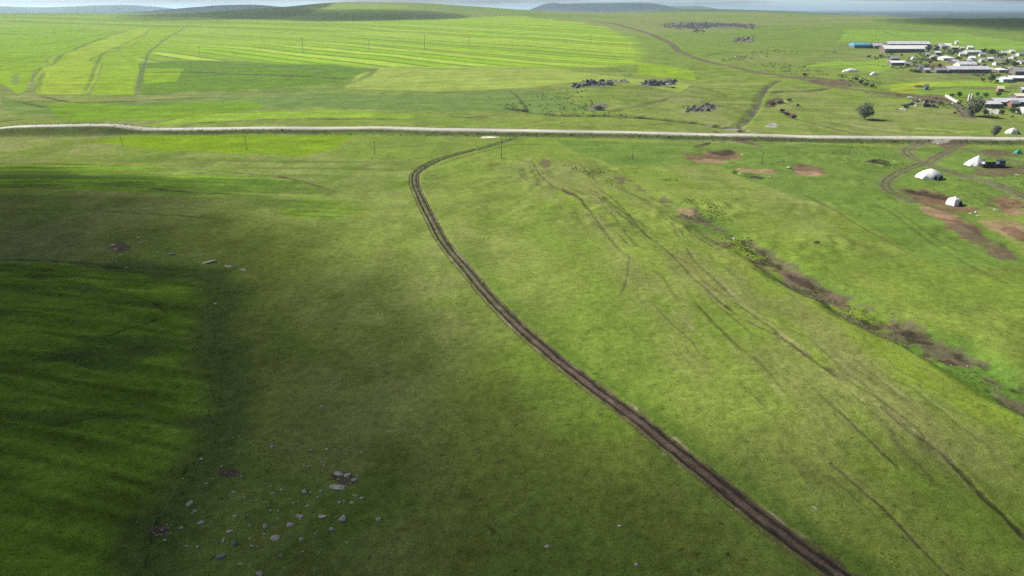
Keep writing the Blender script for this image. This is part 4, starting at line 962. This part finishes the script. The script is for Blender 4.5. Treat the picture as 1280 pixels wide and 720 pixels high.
for px, py, w, l in [(1131,134,5,'bright white block on the left ruin wall'),(1146,132.5,8,'wide white block in the middle of the ruins'),(1150,125,4,'white block on the dark short ruin wall'),(1155,128,4,'white block left of the upper dark ruin wall'),(1162,128,3.5,'small white block on the upper dark ruin wall'),(1191,129,5,'bright white block at the end of the pale slanting wall'),(1127,136,4,'white block at the lower left corner of the ruins'),(1060,58.5,3,'pale block left of the blue barn'),(1250,73.5,4,'pale block of ruin at the upper right village')]:
    stone(px, py, w, l, None, 'wall_white', .8, 1.1)
stone(1137,122.5,9,'long white sheet covered heap left above the ruins',None,'canvas',.5,1.2,name='covered_heap',cat='heap')
stone(1194,142,7,'rust brown heap at the left foot of the big willow',None,'rust',.9,1.0,name='heap',cat='heap')
stone(1198,139,5,'small brown heap touching the rust brown one',None,'rust',.7,1.0,name='heap',cat='heap')
wall_run([(1241,72.5),(1249,74),(1258,76.5)],2.0,1.5,'grey ruined wall among shrubs at the upper right village','lichen',rough=.5)

# ------------------------------------------------------------------ tents
def tent_mesh(w, d, h, peak, seed, n=36, rows=11, crease=.13, box=False):
    """draped canvas: a rounded skirt rising to a soft ridge"""
    r = random.Random(seed); bm = bmesh.new(); rings = []
    for j in range(rows):
        t = j/rows; s = (1-t**2.0)**.85 if not peak else (1-t**1.3)
        if box: s = 1-.12*t if t < .68 else .92*(1-t)/.32
        ring = []
        for k in range(n):
            a = 2*math.pi*k/n
            pw = .3 if box else .8
            ex = abs(math.cos(a))**pw*math.copysign(1, math.cos(a)); ey = abs(math.sin(a))**pw*math.copysign(1, math.sin(a))
            fold = 1+crease*math.cos(a*7+seed)*(1-t)*.6
            ring.append(bm.verts.new((ex*w/2*s*fold+peak*t*w, ey*d/2*s*fold, h*t*(1-.03*r.random()) if j else -.15)))
        rings.append(ring)
    for a, b in zip(rings, rings[1:]):
        for k in range(n): bm.faces.new((a[k], a[(k+1) % n], b[(k+1) % n], b[k]))
    top = bm.verts.new((peak*w, 0, h*1.0))
    for k in range(n): bm.faces.new((rings[-1][k], rings[-1][(k+1) % n], top))
    return tomesh('canvas', bm, True)
def tent(px, py, wpx, hpx, label, mat='canvas', peak=0, openings=(), dratio=.75, rz=0, guy=True, cat='tent', box=False):
    x, y, m = at(px, py); w = wpx*m; d = w*dratio; dep = math.atan2(CAM_H, math.hypot(x, y))
    h = max(1.0, hpx*m - d*.35*math.sin(dep))
    az_ = math.atan2(x, y)
    o = empty('tent', (x+math.sin(az_)*d/2, y+math.cos(az_)*d/2, gz(x+math.sin(az_)*d/2, y+math.cos(az_)*d/2)), rz, label, cat)
    link('canvas', tent_mesh(w, d, h, peak, int(px), box=box), M[mat], o)
    for u, ww, hh in openings:         # dark openings standing just proud of the skirt
        bm = bmesh.new(); a0 = math.asin(max(-1, min(1, u)))
        pts = []; ca = abs(u)**1.25; sk = -d/2*(max(0, 1-ca*ca)**.4)*1.04-.25
        for k in range(9):
            t = math.pi*k/8; pts.append((math.cos(t)*ww/2, hh*(.25+.75*math.sin(t)) if 0 < k < 8 else 0))
        yy = sk; zz = .05
        f = [bm.verts.new((u*w/2+p, yy+.05*q/hh, zz+q)) for p, q in pts]; b = [bm.verts.new((u*w/2+p, yy+1.3, zz+q)) for p, q in pts]
        bm.faces.new(f)
        for k in range(9): bm.faces.new((f[k], f[(k+1) % 9], b[(k+1) % 9], b[k]))
        bmesh.ops.recalc_face_normals(bm, faces=bm.faces[:])
        link('opening', tomesh('opening', bm), M['flap'], o)
    if guy:
        for k in range(4):
            a = math.pi/4+k*math.pi/2; bm = bmesh.new()
            tube(bm, [(math.cos(a)*w*.36, math.sin(a)*d*.36, h*.5),(math.cos(a)*w*.66, math.sin(a)*d*.66, 0)], .025, 4)
            link('guy_rope', tomesh('guy_rope', bm), M['rope'], o)
    return o
tent(1161,225.5,31,13,'large white domed tent with two dark openings, nearest of the camp',openings=((.02,1.1,1.2),(.48,1.2,1.3)))
tent(1219.5,208,25,13,'white peaked tent beside the dark low pen',peak=.03,openings=())
tent(1229,209,9,6.5,'small white porch tent leaning between the peaked tent and the pen',rz=.5,guy=False)
tent(1192,255,14,11.5,'small white box shaped tent with a grey side on red earth',dratio=.9,rz=.4,openings=((.45,1.3,1.2),),box=True)
tent(1265,168,16,8,'cream domed tent just above the road',mat='canvas_grey',openings=((.5,.9,.9),))
tent(1272,192,9,5.5,'green tarpaulin tent at the right edge below the road',mat='tarp_green')
tent(1063,90.2,20,4.5,'long low white tunnel tent on the bare ground left of the village',dratio=.4,guy=False)
tent(1092,94,9,4,'small white tent right of the long tunnel tent',dratio=.6,guy=False)
tent(1140.5,75,6,4.2,'little white dome tent in mid village',dratio=.9,guy=False)

# dark pen beside the peaked tent
x0, y0, m0 = at(1242, 210)
pen = empty('livestock_pen', (x0, y0, gz(x0, y0)), -.05, 'dark low walled livestock pen right of the peaked white tent', 'pen')
Lp, Wp, hp = 27*m0, 4.2, 1.25
for bx in ((-Lp/2, Lp/2, 0, .55), (-Lp/2, Lp/2, Wp, Wp+.55), (-Lp/2, -Lp/2+.55, .552, Wp-.002), (Lp/2-.55, Lp/2, .552, Wp-.002)):
    bm = bmesh.new(); bbox(bm, bx[0], bx[1], bx[2], bx[3], -.3, hp)
    bmesh.ops.subdivide_edges(bm, edges=bm.edges[:], cuts=5, use_grid_fill=True)
    for v in bm.verts: v.co += Vector((rng.uniform(-.07,.07), rng.uniform(-.07,.07), rng.uniform(-.16,.1) if v.co.z > .5 else 0))
    link('wall', tomesh('wall', bm), M['mudpen'], pen)
x, y, m = at(1252.5, 209)
sh = empty('shed', (x, y+1.2, gz(x, y)), 0, 'small dark blue shed with a thin pole at the right end of the pen', 'shed')
bm = bmesh.new(); bbox(bm, -1.1, 1.1, -.9, .9, -.2, 2.0); link('wall', tomesh('wall', bm), M['bluehut'], sh)
bm = bmesh.new(); bbox(bm, -1.25, 1.25, -1.05, 1.05, 2.003, 2.15); link('roof', tomesh('roof', bm), M['flap'], sh)
bm = bmesh.new(); tube(bm, [(-1.5,0,-.2),(-1.52,0,3.1)], .09, 6); link('post', tomesh('post', bm), M['wood'], sh)
for px, l in ((1210.5,'white slender chimney pillar, left one above the big willow'),(1214,'white slender chimney pillar, right one above the big willow')):
    x, y, m = at(px, 126); bm = bmesh.new(); bbox(bm, -.4, .4, -.4, .4, -.3, 3.4); bbox(bm, -.5, .5, -.5, .5, 3.403, 3.6)
    o = link('pillar', tomesh('pillar', bm), M['wall_white']); o.location = (x, y, gz(x, y)); tag(o, l, 'pillar', kind='thing')

# ------------------------------------------------------------------ utility poles
def pole_proto():
    o = empty('utility_pole', (0,0,0), 0, 'x', 'utility pole')
    bm = bmesh.new(); tube(bm, [(0,0,-.5),(0,0,7.6)], [.12,.085], 8); link('pole', tomesh('pole', bm), M['pole'], o)
    bm = bmesh.new(); bbox(bm, -.85, .85, -.17, -.07, 6.9, 7.02); ca = link('crossarm', tomesh('crossarm', bm), M['pole'], o)
    for k in (-.75, 0, .75):
        bm = bmesh.new(); tube(bm, [(k,-.12,7.022),(k,-.12,7.2)], .05, 6); link('insulator', tomesh('insulator', bm), M['insul'], ca)
    bm = bmesh.new(); tube(bm, [(.5,.25,-.3),(.14,.05,1.9)], .09, 6); link('brace', tomesh('brace', bm), M['pole'], o)
    return o
def copy_tree(o, parent=None):
    c = o.copy(); COL.objects.link(c)
    if parent: c.parent = parent; c.matrix_parent_inverse = o.matrix_parent_inverse.copy()
    for ch in list(o.children): copy_tree(ch, c)
    return c
proto = None
POLES = [(153,182,11,'wooden utility pole below the bend of the road at far left'),(308.5,187.5,18,'wooden utility pole on the bright green strip below the road'),(468.5,193.5,17,'wooden utility pole left of where the dirt track bends'),(627,198,24,'leaning wooden utility pole beside the upper end of the dirt track'),(790.5,199,18,'wooden utility pole above the lush gully start'),(952.5,206,16,'wooden utility pole right of the dug red earth'),
 (250,72,13,'faint power pole, leftmost of the line across the far strip fields'),(379,66,17,'taller faint power pole, second of the line across the far strip fields'),(461.5,63.5,13,'faint power pole, third of the line across the far strip fields'),(531,62,17,'faint power pole, fourth of the line across the far strip fields'),(586.5,61.5,14,'faint power pole, fifth of the line across the far strip fields'),(640,58,10,'faint power pole, sixth of the line across the far strip fields'),(738,55,10,'faint power pole, seventh of the line across the far strip fields'),(783,63,11,'faint power pole, last of the line across the far strip fields'),(1094,48,8,'power pole on the green field behind the long sheds')]
for px, py, hpx, l in POLES:
    o = pole_proto() if proto is None else copy_tree(proto)
    if proto is None: proto = o
    x, y, m = at(px, py); s = hpx*m/7.4
    o.location = (x, y, gz(x, y)); o.scale = (max(s, .8), max(s, .8), s); o.rotation_euler = (rng.uniform(-.015,.015), rng.uniform(-.02,.02)-(.035 if 620 < px < 630 else 0), rng.uniform(-.3,.3)+1.2)
    o['label'] = l; o['group'] = 'poles along the road' if py > 100 else 'power poles on the far fields'

# ------------------------------------------------------------------ clouds (they cast the big soft shadows) and haze
def vol_mat(name, dens, col):
    m = bpy.data.materials.new(name); m.use_nodes = True; nt = m.node_tree; nt.nodes.clear()
    out = nt.nodes.new('ShaderNodeOutputMaterial'); v = nt.nodes.new('ShaderNodeVolumePrincipled')
    v.inputs['Density'].default_value = dens; v.inputs['Color'].default_value = (*col, 1)
    nt.links.new(v.outputs[0], out.inputs['Volume']); return m, v
def cloud(cx, cy, rx, ry, alt, thick, tau, seed, label, rz=0, power=1.0):
    bm = bmesh.new(); bmesh.ops.create_icosphere(bm, subdivisions=5, radius=1)
    r = np.random.RandomState(seed); off = r.rand(3)*50
    for v in bm.verts:
        p = v.co; a = math.hypot(p.x, p.y)
        n = float(fbm(np.array([p.x*1.7+off[0]]), np.array([p.y*1.7+p.z+off[1]]), 3, 3)[0])
        n2 = float(fbm(np.array([p.x*4+off[2]]), np.array([p.y*4+p.z*2]), 2, 4)[0])
        k = .88+.24*n
        zz = (abs(p.z)**power)*math.copysign(1, p.z)
        v.co = Vector((p.x*rx*k, p.y*ry*k, (zz*(.7+.6*n2) if p.z > 0 else zz*.45)*thick))
    m, v = vol_mat('cloud_vapour', tau/thick, (.55,.57,.6))
    o = link('cloud', tomesh('cloud', bm, True), m)
    L = alt/SUN[2]
    o.location = (cx+SUN[0]*L, cy+SUN[1]*L, alt); o.rotation_euler = (0, 0, rz)
    return tag(o, label, 'cloud', kind='stuff')
CL = []
CL.append(cloud(-152, 30, 172, 255, 420, 110, 3.7, 1, 'low grey cloud drifting over the left of the pasture', rz=R(33), power=3.0))
CL.append(cloud(45, 8, 130, 75, 440, 60, 1.0, 9, 'unseen thin cloud wisp added to dim the nearest pasture', power=2.4))  # out of view, added only to dim the near foreground
x, y, _ = at(450, 21.5); CL.append(cloud(x, y, 230, 105, 620, 80, 1.05, 2, 'grey cloud over the front of the far central hill', power=2))
x, y, _ = at(345, 12); CL.append(cloud(x-40, y, 200, 260, 640, 90, 1.05, 6, 'grey cloud over the left flank of the far central hill', power=2))
x, y, _ = at(1290, 30); CL.append(cloud(x+150, y-20, 290, 330, 700, 110, 2.4, 3, 'broad grey cloud over the far right hills', power=2.8))
CL.append(cloud(2050, 2700, 650, 300, 760, 110, 2.0, 7, 'long grey cloud over the far right ridge', power=2))
CL.append(cloud(-1250, 2950, 520, 420, 760, 110, 2.0, 4, 'grey cloud over the far left hill', power=2))
CL.append(cloud(700, 5200, 1300, 900, 900, 140, 3.0, 8, 'grey cloud over the distant plateau', power=2))

hm, hv = vol_mat('haze_air', .00013, (.60,.82,1.0)); hv.inputs['Anisotropy'].default_value = .35
bm = bmesh.new(); bbox(bm, -26500, 26500, -26500, 26500, float(gh.min())-1.0, max(float(gh.max()), CAM_H)+6)
tag(link('haze', tomesh('haze', bm), hm), 'thin blue haze over the plain', 'haze', kind='stuff')

# ------------------------------------------------------------------ sky, sun, camera
w = bpy.data.worlds.new('World'); sc.world = w; w.use_nodes = True; nt = w.node_tree
bg = nt.nodes['Background']; sky = nt.nodes.new('ShaderNodeTexSky'); sky.sky_type = 'NISHITA'; sky.sun_disc = False
sky.sun_elevation = SUN_EL; sky.sun_rotation = SUN_AZ; sky.air_density = .8; sky.dust_density = 2.5; sky.ozone_density = 1
tc = nt.nodes.new('ShaderNodeTexCoord')
cn = noise(nt, 3.2, 6, .6, tc.outputs['Generated'], (1, 1, 26))
sx = nt.nodes.new('ShaderNodeSeparateXYZ'); nt.links.new(tc.outputs['Generated'], sx.inputs[0])
low = ramp(nt, sx.outputs['Z'], 1, .12, .02, .14)          # banks of cloud low over the horizon, clearer overhead
mm = nt.nodes.new('ShaderNodeMath'); mm.operation = 'MULTIPLY'; nt.links.new(ramp(nt, cn, .1, .95, .40, .60), mm.inputs[0]); nt.links.new(low, mm.inputs[1])
col = mixc(nt, mm.outputs[0], sky.outputs[0], (7.4, 9.0, 9.4))
nt.links.new(col, bg.inputs['Color']); bg.inputs['Strength'].default_value = .05
sl = bpy.data.lights.new('sun', 'SUN'); sl.energy = 5.0; sl.angle = R(.5); sl.color = (1, .95, .86)
so = bpy.data.objects.new('sun', sl); COL.objects.link(so)
so.rotation_euler = Vector(SUN).to_track_quat('Z', 'Y').to_euler()
cam = bpy.data.cameras.new('camera'); cam.sensor_width = 36; cam.lens = 36*FPX/1280; cam.clip_end = 80000; cam.clip_start = .5
co = bpy.data.objects.new('camera', cam); COL.objects.link(co); co.location = (0, 0, CAM_H); co.rotation_euler = (math.pi/2-PITCH, 0, 0)
sc.camera = co
sc.view_settings.view_transform = 'Standard'; sc.view_settings.look = 'None'; sc.view_settings.gamma = 1; sc.view_settings.exposure = .78
sc.cycles.use_denoising = DENOISE
sc.cycles.max_bounces = 5; sc.cycles.diffuse_bounces = 2; sc.cycles.volume_bounces = 0; sc.cycles.transparent_max_bounces = 16
